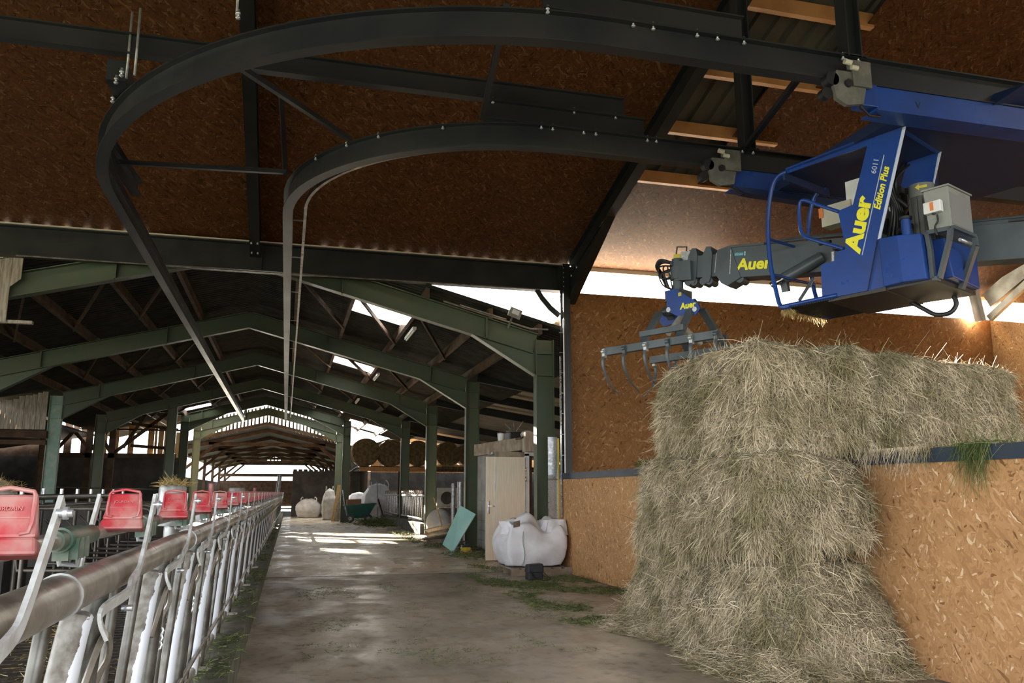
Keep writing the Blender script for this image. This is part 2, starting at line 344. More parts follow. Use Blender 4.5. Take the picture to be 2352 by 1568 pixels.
def dup(root, loc, label=None, group=None):
    def cp(o, par):
        c = o.copy(); COL.objects.link(c)
        if par is not None: c.parent = par
        for ch in kids(o): cp(ch, c)
        return c
    r = cp(root, None); r.location = loc
    if label: r['label'] = label
    if group: r['group'] = group
    return r
def text(name, s, m, origin, ex, ey, size, parent, ext=.004, bold=.012, shear=0.0, sx=1.0):
    cu = bpy.data.curves.new(name, 'FONT'); cu.body = s; cu.size = size; cu.extrude = ext; cu.offset = bold*size; cu.shear = shear; cu.resolution_u = 4
    o = bpy.data.objects.new(name, cu); COL.objects.link(o)
    ex, ey = V(ex).normalized(), V(ey).normalized(); ez = ex.cross(ey).normalized(); ey = ez.cross(ex)
    q = parent
    while q.parent is not None: q = q.parent
    M = Matrix(((ex.x*sx,ey.x,ez.x,0),(ex.y*sx,ey.y,ez.y,0),(ex.z*sx,ey.z,ez.z,0),(0,0,0,1)))
    o.parent = parent
    M.translation = V(origin) - q.location
    o.matrix_local = M
    cu.materials.append(m)
    bpy.context.view_layer.update()
    dg = bpy.context.evaluated_depsgraph_get(); me = bpy.data.meshes.new_from_object(o.evaluated_get(dg)); me.name = name
    q2 = bpy.data.objects.new(name, me); COL.objects.link(q2); q2.parent = parent; q2.matrix_local = o.matrix_local.copy()
    if not me.materials: me.materials.append(m)
    bpy.data.objects.remove(o); bpy.data.curves.remove(cu)
    return q2

def smooth(P, n=6):
    P = [V(p) for p in P]
    out = []
    for i in range(len(P)-1):
        p0,p1,p2,p3 = P[max(0,i-1)],P[i],P[i+1],P[min(len(P)-1,i+2)]
        for k in range(n):
            t = k/n; out.append(.5*((2*p1)+(p2-p0)*t+(2*p0-5*p1+4*p2-p3)*t*t+(3*p1-p0-3*p2+p3)*t**3))
    return out+[P[-1]]

def np_mesh(name, verts, faces, m, parent=None):
    me = bpy.data.meshes.new(name); n = len(verts); k = len(faces)
    me.vertices.add(n); me.vertices.foreach_set('co', np.asarray(verts, dtype=np.float32).ravel())
    w = faces.shape[1]
    me.loops.add(k*w); me.loops.foreach_set('vertex_index', np.asarray(faces, dtype=np.int32).ravel())
    me.polygons.add(k); me.polygons.foreach_set('loop_start', np.arange(0, k*w, w, dtype=np.int32))
    try: me.polygons.foreach_set('loop_total', np.full(k, w, dtype=np.int32))
    except Exception: pass
    me.update(calc_edges=True); me.validate()
    me.materials.append(m); o = bpy.data.objects.new(name, me); COL.objects.link(o)
    if parent is not None: o.parent = parent
    return o
def blades(P, Dv, length, width, rs, droop=.25, segs=2):
    """P points, Dv directions: thin bent blades as quads"""
    n = len(P); Dv = Dv/np.linalg.norm(Dv, axis=1)[:,None]
    side = np.cross(Dv, rs.normal(size=(n,3))); side /= np.linalg.norm(side, axis=1)[:,None]+1e-9
    bend = rs.normal(size=(n,3))*.25*length[:,None]; bend[:,2] -= droop*length
    rows = []
    for i in range(segs+1):
        t = i/segs; c = P + Dv*(length*t)[:,None] + bend*t*t
        w = (width*(1-.6*t))[:,None]*side
        rows += [c-w, c+w]
    Vt = np.stack(rows, axis=1).reshape(-1,3); k = (segs+1)*2
    base = (np.arange(n)*k)[:,None]
    F = np.concatenate([base+np.array([[2*i,2*i+1,2*i+3,2*i+2]]) for i in range(segs)], axis=0)
    return Vt, F
def surf_points(me_obj, n, rs, seen=False):
    me = me_obj.data; me.calc_loop_triangles(); T = np.zeros(len(me.loop_triangles)*3, dtype=np.int32); me.loop_triangles.foreach_get('vertices', T); T = T.reshape(-1,3)
    C = np.zeros(len(me.vertices)*3, dtype=np.float32); me.vertices.foreach_get('co', C); C = C.reshape(-1,3)
    a, b, c = C[T[:,0]], C[T[:,1]], C[T[:,2]]; nr = np.cross(b-a, c-a); ar = np.linalg.norm(nr, axis=1)
    if seen:
        un = nr/(ar[:,None]+1e-9); ar = ar*((un[:,0] < .25)&(un[:,1] < .35)&(un[:,2] > -.6))+ar*.04*((un[:,2] > -.9))
    idx = rs.choice(len(T), n, p=ar/ar.sum()); u = rs.random(n); v = rs.random(n); f = u+v > 1; u[f] = 1-u[f]; v[f] = 1-v[f]
    P = a[idx]+(b-a)[idx]*u[:,None]+(c-a)[idx]*v[:,None]
    return P, nr[idx]/(np.linalg.norm(nr, axis=1)[idx][:,None]+1e-9)

# ================================================================== THE SETTING
Y0 = 14.67                                    # the line where the new hall meets the old barn
TA = math.tan(R(16)); 
def roofz(y): return 5.75+(Y0-y)*TA
m = MB(); m.box(-.34,-3,-.12, 4.80,14.72,0)
fl = struct('floor', m, FLOORM, 'stained concrete floor of the feed alley with trodden dirt', 'floor')
m = MB(); m.box(-.34,14.72,-.12, 4.80,50.6,0)
fl = struct('floor', m, FLOOR2, 'smoother pale damp concrete floor of the alley inside the old barn', 'floor')
m = MB(); m.box(4.80,-3,-.12, 17.2,50.6,0)
struct('floor', m, mat('store_floor', (.2,.18,.15), .8, col2=(.14,.12,.1), cscale=2), 'dusty concrete floor behind the orange board partition', 'floor')
m = MB(); m.box(-14,-3,-.12, -.93,60,-.02)
struct('floor', m, SLATM, 'wet dark floor of the cattle area behind the feed fence', 'floor')
# slats of the cattle floor
m = MB()
for i in range(100):
    y = 1.0+i*.17; m.box(-3.6, y, -.02, -.93, y+.13, .01)
tag(m.build('slatted_floor', SLATM), 'black wet slatted floor panels behind the feed fence', 'slatted floor', None, 'structure')
m = MB()
m.hexa([(-.95,-2,-.1),(-.345,-2,-.1),(-.04,50,-.1),(-.64,50,-.1),(-.95,-2,.20),(-.345,-2,.24),(-.04,50,.24),(-.64,50,.20)])
struct('trim_1', m, CURBM, 'stained concrete curb under the feed fence', 'curb')
# joint in the alley floor
m = MB(); m.box(-.3,14.7,0,4.8,14.75,.003)
struct('trim_2', m, CURBM, 'dark joint across the alley floor', 'joint')
m = MB(); m.add([(-150,-150,-.14),(150,-150,-.14),(150,250,-.14),(-150,250,-.14)], [(0,1,2,3)])
struct('ground', m, EXT, 'ground outside the buildings', 'ground')
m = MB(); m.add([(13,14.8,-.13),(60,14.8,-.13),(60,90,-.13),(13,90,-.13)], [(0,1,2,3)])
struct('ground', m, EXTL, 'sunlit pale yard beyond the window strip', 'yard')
# unseen upper walls added beside and behind the viewer to block overhead light
m = MB(); m.box(-10.1,-3,4.6,-10,Y0,10.5); struct('wall_left', m, OSB_YZ, 'strand board upper wall on the left of the new hall', 'wall')
m = MB(); m.box(-10.1,-3.1,4.8,17,-3.0,11); struct('wall_rear', m, OSB_XZ, 'strand board upper wall over the rear doorway', 'wall')

def slab(poly, t):   # poly on the roof given as (x,y) pairs
    return MB().prism([(x,y,roofz(y)) for x, y in poly], (0,0,t))
# OSB ceiling in bays
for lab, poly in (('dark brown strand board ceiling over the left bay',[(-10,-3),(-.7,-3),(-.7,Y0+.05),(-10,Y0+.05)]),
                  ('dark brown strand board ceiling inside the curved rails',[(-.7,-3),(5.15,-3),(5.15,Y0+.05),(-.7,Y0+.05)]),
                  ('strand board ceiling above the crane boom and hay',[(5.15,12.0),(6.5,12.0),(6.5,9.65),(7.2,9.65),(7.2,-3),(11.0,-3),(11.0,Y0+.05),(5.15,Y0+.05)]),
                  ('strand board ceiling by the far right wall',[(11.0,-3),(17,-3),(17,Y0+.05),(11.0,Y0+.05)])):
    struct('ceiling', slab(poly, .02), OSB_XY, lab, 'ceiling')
# profiled steel roof over the boards
m = MB(); x = -10.4
ys = (-3.4, Y0+.5)
prof = []
while x < 17.4:
    prof += [(x,0),(x+.18,0),(x+.21,.045),(x+.27,.045)]; x += .30
vs = [(a, y, roofz(y)+.21+b) for y in ys for a, b in prof]; n = len(prof)
m.add(vs, [(i, i+1, n+i+1, n+i) for i in range(n-1)])
tag(m.build('metal_roof', SHEET_N), 'profiled steel roof sheeting seen through the gap in the boards', 'roof', None, 'structure')
# purlins of the new roof
for i, y in enumerate((12.0,10.82,9.65,8.48,7.3,6.1)):
    z = roofz(y)+.115
    m = MB(); m.bar((5.2,y,z-.04),(7.3,y,z-.04),.09,.20,(0,TA,1) if False else (0,0,1))
    tag(m.build('roof_purlin', WOOD_O), ['lowest orange timber purlin in the open roof strip','second orange timber purlin from the eave in the open roof strip','third orange timber purlin from the eave in the open roof strip','orange timber purlin high in the open roof strip near the top of the photo','orange timber purlin above the top edge of the open strip','topmost orange timber purlin of the open roof strip'][i], 'purlin', 'orange purlins of the open roof strip')

# walls
m = MB(); m.box(5.0,Y0-.01,0, 15.2,Y0+.05,5.20)
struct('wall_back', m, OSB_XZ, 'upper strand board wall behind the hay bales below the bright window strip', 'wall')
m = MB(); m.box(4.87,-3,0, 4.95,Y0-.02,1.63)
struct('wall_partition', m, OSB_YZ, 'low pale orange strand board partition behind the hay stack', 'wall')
m = MB(); m.box(4.84,-3,1.63, 4.98,Y0-.12,1.74)
struct('trim_3', m, mat('navy_rail',(.02,.035,.06),.45,col2=(.03,.04,.055),cscale=4), 'dark blue steel channel capping the board partition', 'capping rail')
m = MB(); m.box(15.1,-3,0, 15.18,Y0,8.5)
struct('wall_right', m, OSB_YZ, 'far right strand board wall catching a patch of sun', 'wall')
# eave board strip above the window strip
m = MB(); m.box(5.2,Y0+.02,5.66,15.1,Y0+.08,5.78)
struct('trim_4', m, mat('pale_trim',(.75,.68,.55),.6), 'pale board edge along the eave above the window strip', 'trim')
for i, (a, b) in enumerate(((5.15,8.5),(12.6,14.3))):
    m = MB(); m.box(a,Y0+.06,5.19,b,Y0+.065,5.70)
    struct('window_%d' % (i+1), m, MILKY, ['milky window panel of the strip nearest the corner column','milky window panel at the far right end of the strip'][i], 'window')  # panels added to scatter sun up onto the ceiling
# other building outside the window strip
o = thing('timber_shed', (11,22,0), 'low brown timber shed seen through the window strip', 'shed')
m = MB(); m.box(9.3,20,0,14,25,5.1); m.build('wall', WOOD_D, o)
m = MB(); m.hexa([(7.9,19.5,5.55),(14.4,19.5,6.05),(14.4,25.5,6.05),(7.9,25.5,5.55),(7.9,19.5,5.63),(14.4,19.5,6.2),(14.4,25.5,6.2),(7.9,25.5,5.63)]); m.build('roof', WOOD, o)
# ================================================================== STEEL OF THE NEW HALL
def beam(name, pts, h, b, m, label, cat='steel beam', group=None, up=(0,0,1), **k):
    mb = MB(); mb.ibeam(pts, h, b, up=up, **k); return tag(mb.build(name, m), label, cat, group)
o = thing('eave_beam', (0,Y0,5.2), 'deep dark steel beam spanning the alley under the lower edge of the board ceiling', 'steel beam')
m = MB(); m.ibeam([(-10,Y0,5.45),(4.95,Y0,5.45)], .50, .22, tw=.012, tf=.02); m.build('beam', STEEL, o)
m = MB(); m.tube([(-4.4,Y0-.13,5.18),(-.2,Y0-.13,5.17),(4.5,Y0-.13,5.19)], .014, 6); m.build('conduit', GALV_D, o)
m = MB(); m.box(-10,Y0-.15,5.705,4.95,Y0+.1,5.722); m.build('top_trim', MATS['pale_trim'], o)
m = MB()
for x in (-6.5,-.7,5.0):
    m.obox((x,Y0-.02,5.45),(1,0,0),(0,1,0),(0,0,1),.12,.1,.235)
m.build('splice_plate', STEEL, o)
def rafter(x, label):
    o = thing('roof_rafter', (x,Y0,5.5), label, 'steel rafter')
    m = MB(); m.ibeam([(x,Y0-.1,roofz(Y0-.1)-.19),(x,-3,roofz(-3)-.19)], .34, .17, tw=.01, tf=.016); m.build('beam', STEEL, o)
    m = MB()
    for y in (Y0-.3,Y0-.6):
        for s in (-.05,.05): m.cyl((x+s,y,roofz(y)-.36),(x+s,y,roofz(y)-.40),.016,8)
    m.build('bolt', GALV_B, o)
    return o
rafter(-.70, 'dark sloping steel rafter splitting the board ceiling inside the two curved rails')
r2 = rafter(5.12, 'dark sloping steel rafter rising from the corner column beside the open roof strip')
m = MB()   # haunch on the rafter foot
p = [(5.12-.06,Y0-.1,5.25),(5.12-.06,Y0-.1,5.6),(5.12-.06,Y0-1.9,roofz(Y0-1.9)-.30),]
m.prism([(5.07,Y0-.1,4.95),(5.07,Y0-.1,5.65),(5.07,Y0-2.2,roofz(Y0-2.2)-.33)], (.012,0,0)); m.strap([(5.12,Y0-.1,4.95),(5.12,Y0-2.2,roofz(Y0-2.2)-.36)], .012,.17) 
m.build('haunch', STEEL, r2)
rafter(10.95, 'dark steel rafter high on the right behind the blue trolley')
# corner column
o = thing('corner_column', (4.99,Y0-.02,0), 'slim dark steel corner column between the alley and the board wall', 'steel column')
m = MB(); m.ibeam([(4.99,Y0-.14,1.74),(4.99,Y0-.14,5.7)], .20, .14, up=(0,1,0)); m.build('column', STEEL, o)
m = MB(); m.box(4.88,Y0-.2,0,4.96,Y0-.03,1.74); m.build('lower_post', STEEL, o)
m = MB()
pts = [(4.9,Y0-.05,4.72),(4.72,Y0-.05,4.86),(4.55,Y0-.05,5.05),(4.45,Y0-.05,5.2)]
m.strap(pts, .10,.03,up=(0,1,0)); m.build('knee_brace', STEEL, o)
m = MB()
for i in range(5):
    for s in (-.03,.03): m.ball((4.93,Y0-.25,5.25+i*.09),.012,.012,.012,6,4)
m.build('bolt', GALV_B, o)
# conduits on the column side
o = thing('cable_conduit', (4.84,Y0-.1,0), 'pale vertical cable conduits fixed beside the slim dark corner column', 'conduit')
m = MB(); m.tube([(4.90,Y0-.30,1.2),(4.90,Y0-.30,4.6)],.014,8); m.build('pipe', WHITE, o)
m = MB(); m.tube([(4.84,Y0-.26,.95),(4.84,Y0-.26,3.9)],.02,8); m.build('pipe', GALV_B, o)
m = MB()
for i in range(9): m.box(4.82,Y0-.285,1.3+i*.38,4.92,Y0-.25,1.312+i*.38)
m.build('clamp', GALV_D, o)
# frame and knee brace at the far right corner
o = thing('corner_brace', (14.8,Y0-.2,5), 'grey steel post with two sunlit struts at the right end of the window strip', 'steel brace')
m = MB(); m.ibeam([(14.55,Y0-.2,5.1),(14.4,Y0-.2,6.0)], .32,.2,up=(1,0,0)); m.build('post', WHITE, o)
m = MB(); m.bar((14.75,Y0-.35,5.55),(15.0,12.0,6.75),.1,.36); m.build('strut', STEEL_LT, o)
m = MB(); m.bar((14.75,Y0-.35,5.15),(15.0,12.2,6.45),.1,.14); m.build('strut', STEEL_LT, o)

# ================================================================== OVERHEAD CRANE RAILS
def rail_path(xs, ys, R_, xe, ye, n=26):
    cx, cy = xs+R_, ys+R_
    P = [(xe, ys)] + [(x, ys) for x in np.linspace(min(8,xe-1), cx+.3, 4)]
    P += [(cx-R_*math.sin(a), cy-R_*math.cos(a)) for a in np.linspace(0, math.pi/2, n)]
    P += [(xs, y) for y in np.linspace(cy+.5, ye, 10)]
    return [(x, y, 4.885) for x, y in P]
o = thing('crane_rail', (-2.1,9.85,5.0), 'outer dark steel crane rail sweeping in a wide curve across the ceiling', 'crane rail', 'overhead crane rails')
outer = o
m = MB(); m.ibeam(rail_path(-2.1,5.45,4.4,14,42), .25,.12,tw=.008,tf=.013); m.build('beam', RAILM, o)
def bolt(mb, x, y, z, s=1.0):
    mb.cyl((x,y,z-.035*s),(x,y,z+.035*s),.009*s,8); mb.cyl((x,y,z),(x,y,z+.014*s),.017*s,6); mb.cyl((x,y,z-.03*s),(x,y,z-.018*s),.017*s,6)
m = MB()
for x in (1.75,2.45,2.62,3.0,3.18,3.42,4.35,4.5): bolt(m,x,5.42,5.0)
for p in ((-1.62,7.45),(-1.72,7.85),(-1.55,7.3),(-.52,6.1)): bolt(m,p[0],p[1],5.0,1.2)
m.build('bolt', GALV_B, o)
m = MB()
for x, y in ((-1.52,7.36),(-1.44,7.28)): m.cyl((x,y,4.98),(x,y,5.62),.011,8)
m.cyl((-.53,6.1,4.99),(-.53,6.1,7.4),.010,8)
m.build('hanger_rod', GALV, o)
o = thing('crane_rail', (-.13,10.05,5.0), 'inner dark steel crane rail with the tighter curve running straight down the alley', 'crane rail', 'overhead crane rails')
m = MB(); m.ibeam(rail_path(-.13,7.38,2.65,14,40), .25,.12,tw=.008,tf=.013); m.build('beam', RAILM, o)
m = MB()
for x in (2.3,2.42,2.75,2.88,3.45,3.55,4.55,4.68): bolt(m,x,7.36,5.0)
for p in ((1.35,7.62),(.75,8.0),(.45,8.3),(.15,8.75)): bolt(m,p[0],p[1],5.0)
m.build('bolt', GALV_B, o)
m = MB()   # current conductor bar beside the inner rail
cp = [(x,y,4.88) for x,y,_ in rail_path(.08,7.62,2.45,5.0,40)][5:]
m.sweep([(-.018,-.03),(.018,-.03),(.018,.03),(-.018,.03)], cp); cb = m.build('conductor_bar', GALV_D, o)
m = MB()
for y in (10.8,12.6,14.9,17.5,21,26,32): m.box(-.14,y,4.93,.10,y+.015,4.945)
m.build('bracket', GALV, cb)
beam('splice_beam', [(1.72,5.45,5.11),(3.42,5.45,5.11)], .2,.1, RAILM, 'short dark steel beam bolted on top of the outer crane rail', 'steel beam', None)
beam('splice_beam', [(1.72,7.38,5.11),(3.42,7.38,5.11)], .2,.1, RAILM, 'short dark steel beam bolted between the inner crane rail and the long beam above it', 'steel beam')
o = thing('support_beam', (0,7.38,5.2), 'long dark steel beam crossing the ceiling and carrying the curved crane rails', 'steel beam')
m = MB(); m.ibeam([(-9.5,7.38,5.31),(3.2,7.38,5.31)], .2,.1,tw=.008,tf=.013); m.build('beam', RAILM, o)
m = MB(); 
for x in (1.8,2.65,3.1): bolt(m,x,7.36,5.21)
m.build('bolt', GALV_B, o)
c_ = at(276,160,Y=7.6); m = MB(); m.box(c_.x-.09,7.5,5.02,c_.x+.07,8.2,5.22); tag(m.build('stub_beam', RAILM), 'short dark stub beam end above the outer curved rail at upper left', 'steel beam')
beam('stub_beam', [(-2.03,9.2,5.1),(-1.95,10.6,5.1)], .18,.12, RAILM, 'short dark steel bracket beam on the left bend of the outer curved rail', 'steel beam')
def tie(a, b, label, w=.05, h=.05, m_=RAILM):
    mb = MB(); mb.bar(a, b, w, h); return tag(mb.build('tie_bar', m_), label, 'tie bar', 'dark tie bars between the crane rails')
tie((-1.98,9.55,5.03),(-.16,9.35,5.03), 'thin dark tie bar crossing level from the left rail bend to the inner rail')
tie((-.75,6.75,5.03),(.48,8.25,5.03), 'thin dark diagonal tie bar between the outer and inner rail curves at upper left')
tie((1.45,5.5,5.03),(1.7,7.4,5.03), 'thin dark tie bar linking the two rails in front of the short beam')
tie((4.15,5.5,5.03),(4.6,7.4,5.03), 'thin dark diagonal tie bar beside the hanger post at upper right')
tie((3.6,7.9,5.05),(4.6,7.42,5.05), 'short pale bar ending at the foot of the hanger post on the inner rail', .03,.03, STEEL_LT)
tie((-.28,9.8,6.2),(-.17,9.35,5.0), 'thin dark hanger bar dropping to the tight bend of the inner rail')
for x, y, lab in ((4.62,7.38,'dark steel hanger post standing on the inner rail in the roof strip'),(4.45,5.45,'dark steel hanger post above the outer rail near the blue trolley')):
    o = thing('hanger_post', (x,y,5.0), lab, 'steel post', 'hanger posts of the crane rails')
    m = MB(); m.ibeam([(x,y,5.0),(x-.02,y,roofz(y)-.02)], .14,.13,up=(1,0,0)); m.build('post', RAILM, o)
    m = MB(); m.box(x-.11,y-.06,5.0,x+.11,y+.06,5.02); m.build('foot_plate', RAILM, o)

# ================================================================== GREEN PORTALS OF THE OLD BARN
XC = -1.07
def rl(x, top=5.88): return top - .26*abs(x-XC)      # line of the rafters' top edge
def portal(y, xl, xr, label, mL, mR, extra=None, haunch=1.25, mm=GREEN):
    o = thing('portal_frame', (XC,y,0), label, 'portal frame', 'green portal frames of the old barn')
    for s, x, mt in ((-1,xl,mL),(1,xr,mR)):
        zt = rl(x)
        m = MB(); m.ibeam([(x,y,0),(x,y,zt-.08)], .36,.2,tw=.01,tf=.016,up=(1,0,0)); m.build('column', mt, o)
        m = MB(); m.ibeam([(XC,y,rl(XC)-.2),(x-s*.18,y,rl(x)-.17)], .40,.2,tw=.01,tf=.016); ra = m.build('rafter', mm, o)
        m = MB()
        for f in (.33,.8):
            xx = XC+(x-XC)*f; m.box(xx-.015,y-.1,rl(xx)-.42,xx+.015,y+.1,rl(xx)-.02)
        m.build('stiffener', mm, ra)
        x1 = x-s*.18; x2 = x-s*(.18+haunch)
        m = MB(); m.prism([(x1,y-.005,rl(x)-.36),(x2,y-.005,rl(x2)-.40),(x1,y-.005,rl(x)-.78)], (0,.01,0))
        m.strap([(x1,y,rl(x)-.78),(x2,y,rl(x2)-.41)], .2,.016,up=(0,1,0)) if False else m.bar((x1,y,rl(x)-.78),(x2,y,rl(x2)-.41),.2,.016)
        m.build('haunch', mm, o)
        m = MB()
        for zz in (-.36,-.78): m.box(min(x-.17,x+.17),y-.1,rl(x)+zz-.008,max(x-.17,x+.17),y+.1,rl(x)+zz+.008)
        m.build('stiffener', mt, o)
        m = MB(); m.box(x-.2,y-.13,0,x+.2,y+.13,.02); m.build('base_plate', mt, o)
    m = MB(); m.prism([(XC-.32,y-.011,rl(XC)-.09),(XC,y-.011,rl(XC)),(XC+.32,y-.011,rl(XC)-.09),(XC+.32,y-.011,rl(XC)-.46),(XC,y-.011,rl(XC)-.42),(XC-.32,y-.011,rl(XC)-.46)],(0,.022,0)); m.build('ridge_plate', mm, o)
    return o
portal(15.0,-6.85,4.7,'nearest green steel portal frame, its right column beside the pale door', GREEN, GREEN)
portal(21.4,-6.85,4.7,'second green steel portal frame along the alley', GREEN, GREEN)
portal(27.8,-6.85,4.7,'third green steel portal frame with the flaking pale left column', GREEN_P, GREEN)
portal(34.2,-6.85,4.7,'fourth green steel portal frame beside the galvanised panels', GREEN, GREEN)
portal(40.6,-4.6,2.75,'narrow green steel portal frame in front of the slatted gable', GREEN, GREEN, haunch=1.6)
portal(46.2,-4.6,2.75,'farthest narrow green steel portal frame at the end of the alley', GREEN, GREEN, haunch=1.6)
m = MB(); m.ibeam([(-4.35,34.2,0),(-4.35,34.2,4.7)], .34,.2,up=(1,0,0)); tag(m.build('steel_column', GREEN), 'slim green steel column standing between the timber frame and the slatted gable', 'steel column')
m = MB(); m.ibeam([(-8.6,33.8,0),(-8.6,33.8,3.6)], .3,.2,up=(1,0,0)); tag(m.build('steel_column', WOOD_D), 'dark post in the unlit left side of the barn', 'post')
# eave tube along the first portal
o = thing('cable_tray', (2.4,14.85,5), 'thin pale cable conduits clipped along the nearest green rafter', 'conduit')
m = MB(); m.tube([(2.7,14.88,rl(2.7)+.03),(4.4,14.88,rl(4.4)+.03),(4.75,14.86,rl(4.75)+.12)],.018,6); m.build('pipe', GALV_D, o)
m = MB(); m.tube([(3.0,14.80,rl(3.0)+.04),(3.9,14.80,rl(3.9)+.04)],.014,6); m.build('pipe', GALV_D, o)
o = thing('floodlight', (4.0,14.7,4.7), 'small grey floodlight box mounted above the nearest green rafter', 'floodlight')
m = MB(); m.obox((4.02,14.62,4.72),(1,0,-.35),(0,1,.2),(.35,0,1),.12,.03,.09); m.build('housing', STEEL_LT, o)
m = MB(); m.obox((4.03,14.585,4.73),(1,0,-.35),(0,1,.2),(.35,0,1),.07,.004,.045); m.build('lens', WHITE, o)
m = MB(); m.bar((3.98,14.98,4.50),(4.0,14.66,4.70),.03,.03); m.build('bracket', GALV_D, o)

# ================================================================== OLD ROOF
ZR = 6.10
def zr(x): return ZR-.26*abs(x-XC)
def corr(mb, x0, x1, y0, y1, zf, pitch=.18, amp=.025):
    n = max(2,int((y1-y0)/pitch*4)); ys = np.linspace(y0, y1, n+1)
    vs = []
    for y in ys:
        d = amp*math.sin(2*math.pi*y/pitch); vs += [(x0,y,zf(x0)+d),(x1,y,zf(x1)+d)]
    mb.add(vs, [(2*i,2*i+1,2*i+3,2*i+2) for i in range(n)], True)
strips = [(-1.07,.1,[]),(.1,1.17,[(43.9,45.3)]),(1.17,2.4,[(17.55,18.65),(25.3,26.45),(38.9,39.9),(43.9,45.3)]),(2.4,3.0,[]),(3.0,4.9,[(42.2,45.6)]),(4.9,6.3,[]),
          (-2.7,-1.07,[]),(-3.5,-2.7,[(44.3,45.6)]),(-4.66,-3.5,[(40.1,41.2),(44.3,45.6)]),(-8.6,-4.66,[])]
rm = MB(); SK = []
for x0, x1, gaps in strips:
    y = 14.78
    for a, b in gaps+[(46.4,None)]:
        corr(rm, x0, x1, y, a, zr)
        if b: SK.append((x0,x1,a,b)); y = b
tag(rm.build('corrugated_roof', SHEET), 'dark corrugated sheets of the old barn roof', 'roof', None, 'structure')
names = {(1.17,17.55):'nearest bright roof light between the first two green portals',(1.17,25.3):'bright roof light between the second and third green portals'}
for x0,x1,a,b in SK:
    s = MB(); corr(s, x0, x1, a, b, zr)
    lab = names.get((x0,a), None) or {(.1,43.9):'upper bright roof light right of the alley end, nearest the ridge',(1.17,38.9):'narrow warm roof light on the right slope before the slatted gable',(1.17,43.9):'lower bright roof light right of the alley end by the narrow portal',(3.0,42.2):'wide bright roof light over the side bay beyond the narrow portal column',(-3.5,44.3):'upper bright roof light left of the alley end',(-4.66,40.1):'narrow warm roof light on the left slope before the slatted gable',(-4.66,44.3):'lower bright roof light left of the alley end'}[(x0,a)]
    tag(s.build('roof_light', SKYL), lab, 'roof light', 'roof lights of the old barn')
# lean-to roof on the right
lm = MB(); corr(lm, 4.95, 15.0, 15.0, 46.4, lambda x: 4.67-.16*(x-4.95), .18,.015)
tag(lm.build('roof_lining', mat('dull_lining',(.48,.43,.36),.8,col2=(.38,.34,.28),cscale=2)), 'dull lining under the lean-to roof on the right', 'roof', None, 'structure')  # same sheet as the outer skin, its underside shade put in the colour
lm = MB(); corr(lm, 4.95, 15.0, 14.95, 46.4, lambda x: 4.70-.16*(x-4.95), .18,.02)
tag(lm.build('corrugated_roof', SHEET_L), 'pale corrugated roof sheets of the lean-to on the right', 'roof', None, 'structure')  # added reflector skin, throws sun through the strip onto the hall ceiling
lt = lambda x: 4.56-.16*(x-4.95)
for i, y in enumerate((21.4,24.6,27.8,34.2,40.6)):
    beam('lean_to_rafter', [(4.85,y,lt(4.85)-.14),(12.4,y,lt(12.4)-.14)], .26,.14, STEEL, ['first','second','third','fourth','fifth'][i]+' dark rafter of the lean-to roof, counted from the pale door', 'rafter', 'rafters of the lean-to')
beam('raking_beam', [(2.9,42,3.2),(9.3,42,5.4)], .3,.16, STEEL, 'dark raking steel beam in front of the bright side opening', 'steel beam')
m = MB(); m.tube([(2.95,41.9,2.3),(4.1,41.9,3.1),(4.8,41.9,3.5),(6.3,41.9,3.9)],.05,8); tag(m.build('raking_strut', STEEL), 'thin dark strut below the raking steel beam', 'strut')
# purlins and diagonal braces of the old roof
YS = [15.0,21.4,27.8,34.2,40.6,46.2]
PX = [0.05,1.17,2.4,3.62,4.6,-2.2,-3.35,-4.66,-5.8,-6.7]
bay = ['nearest','second','third','fourth','last']
for bi in range(5):
    y0, y1 = YS[bi]-.12, YS[bi+1]-.12
    for j, x in enumerate(PX):
        m = MB(); z = zr(x)-.13
        m.box(x-.04,y0,z-.10,x+.04,y1,z+.095)
        side = 'right' if x > XC else 'left'
        q = j % 5
        tag(m.build('barn_purlin', WOOD), f"{['brown timber purlin nearest the ridge','brown timber purlin second below the ridge','brown timber purlin third below the ridge','brown timber purlin fourth below the ridge','brown timber purlin by the eave'][q]} on the {side} slope, {bay[bi]} bay", 'purlin', 'timber purlins of the old barn')
    for j in (0,1,2,5,6,7):
        xa, xb = PX[j], PX[j+1]
        ya, yb = y0+1.0, y1-2.2
        m = MB(); m.bar((xa,ya+.2,zr(xa)-.25),(xb,yb+.6,zr(xb)-.25),.035,.09)
        m2 = 'right' if xa > XC else 'left'
        tag(m.build('roof_brace', WOOD), f"thin slanting timber brace {['under the upper purlins','between the middle purlins','between the lower purlins'][j%5]}, {m2} slope, {bay[bi]} bay", 'brace', 'timber braces of the old roof')
for i, (ya,) in enumerate([(17.3,),(24.5,),(31.5,)]):
    o = thing('tube_light', (2.5,ya,4.9), ['pale batten tube light under the purlin by the nearest roof light','pale batten tube light below the second roof light','pale batten tube light below the third green portal'][i], 'light', 'unlit tube lights')
    m = MB(); m.box(2.48,ya,zr(2.5)-.33,2.56,ya+1.3,zr(2.5)-.27); m.build('housing', WHITE, o)
    m = MB(); m.tube([(2.52,ya+.05,zr(2.5)-.35),(2.52,ya+1.25,zr(2.5)-.35)],.015,8); m.build('tube', WHITE, o)
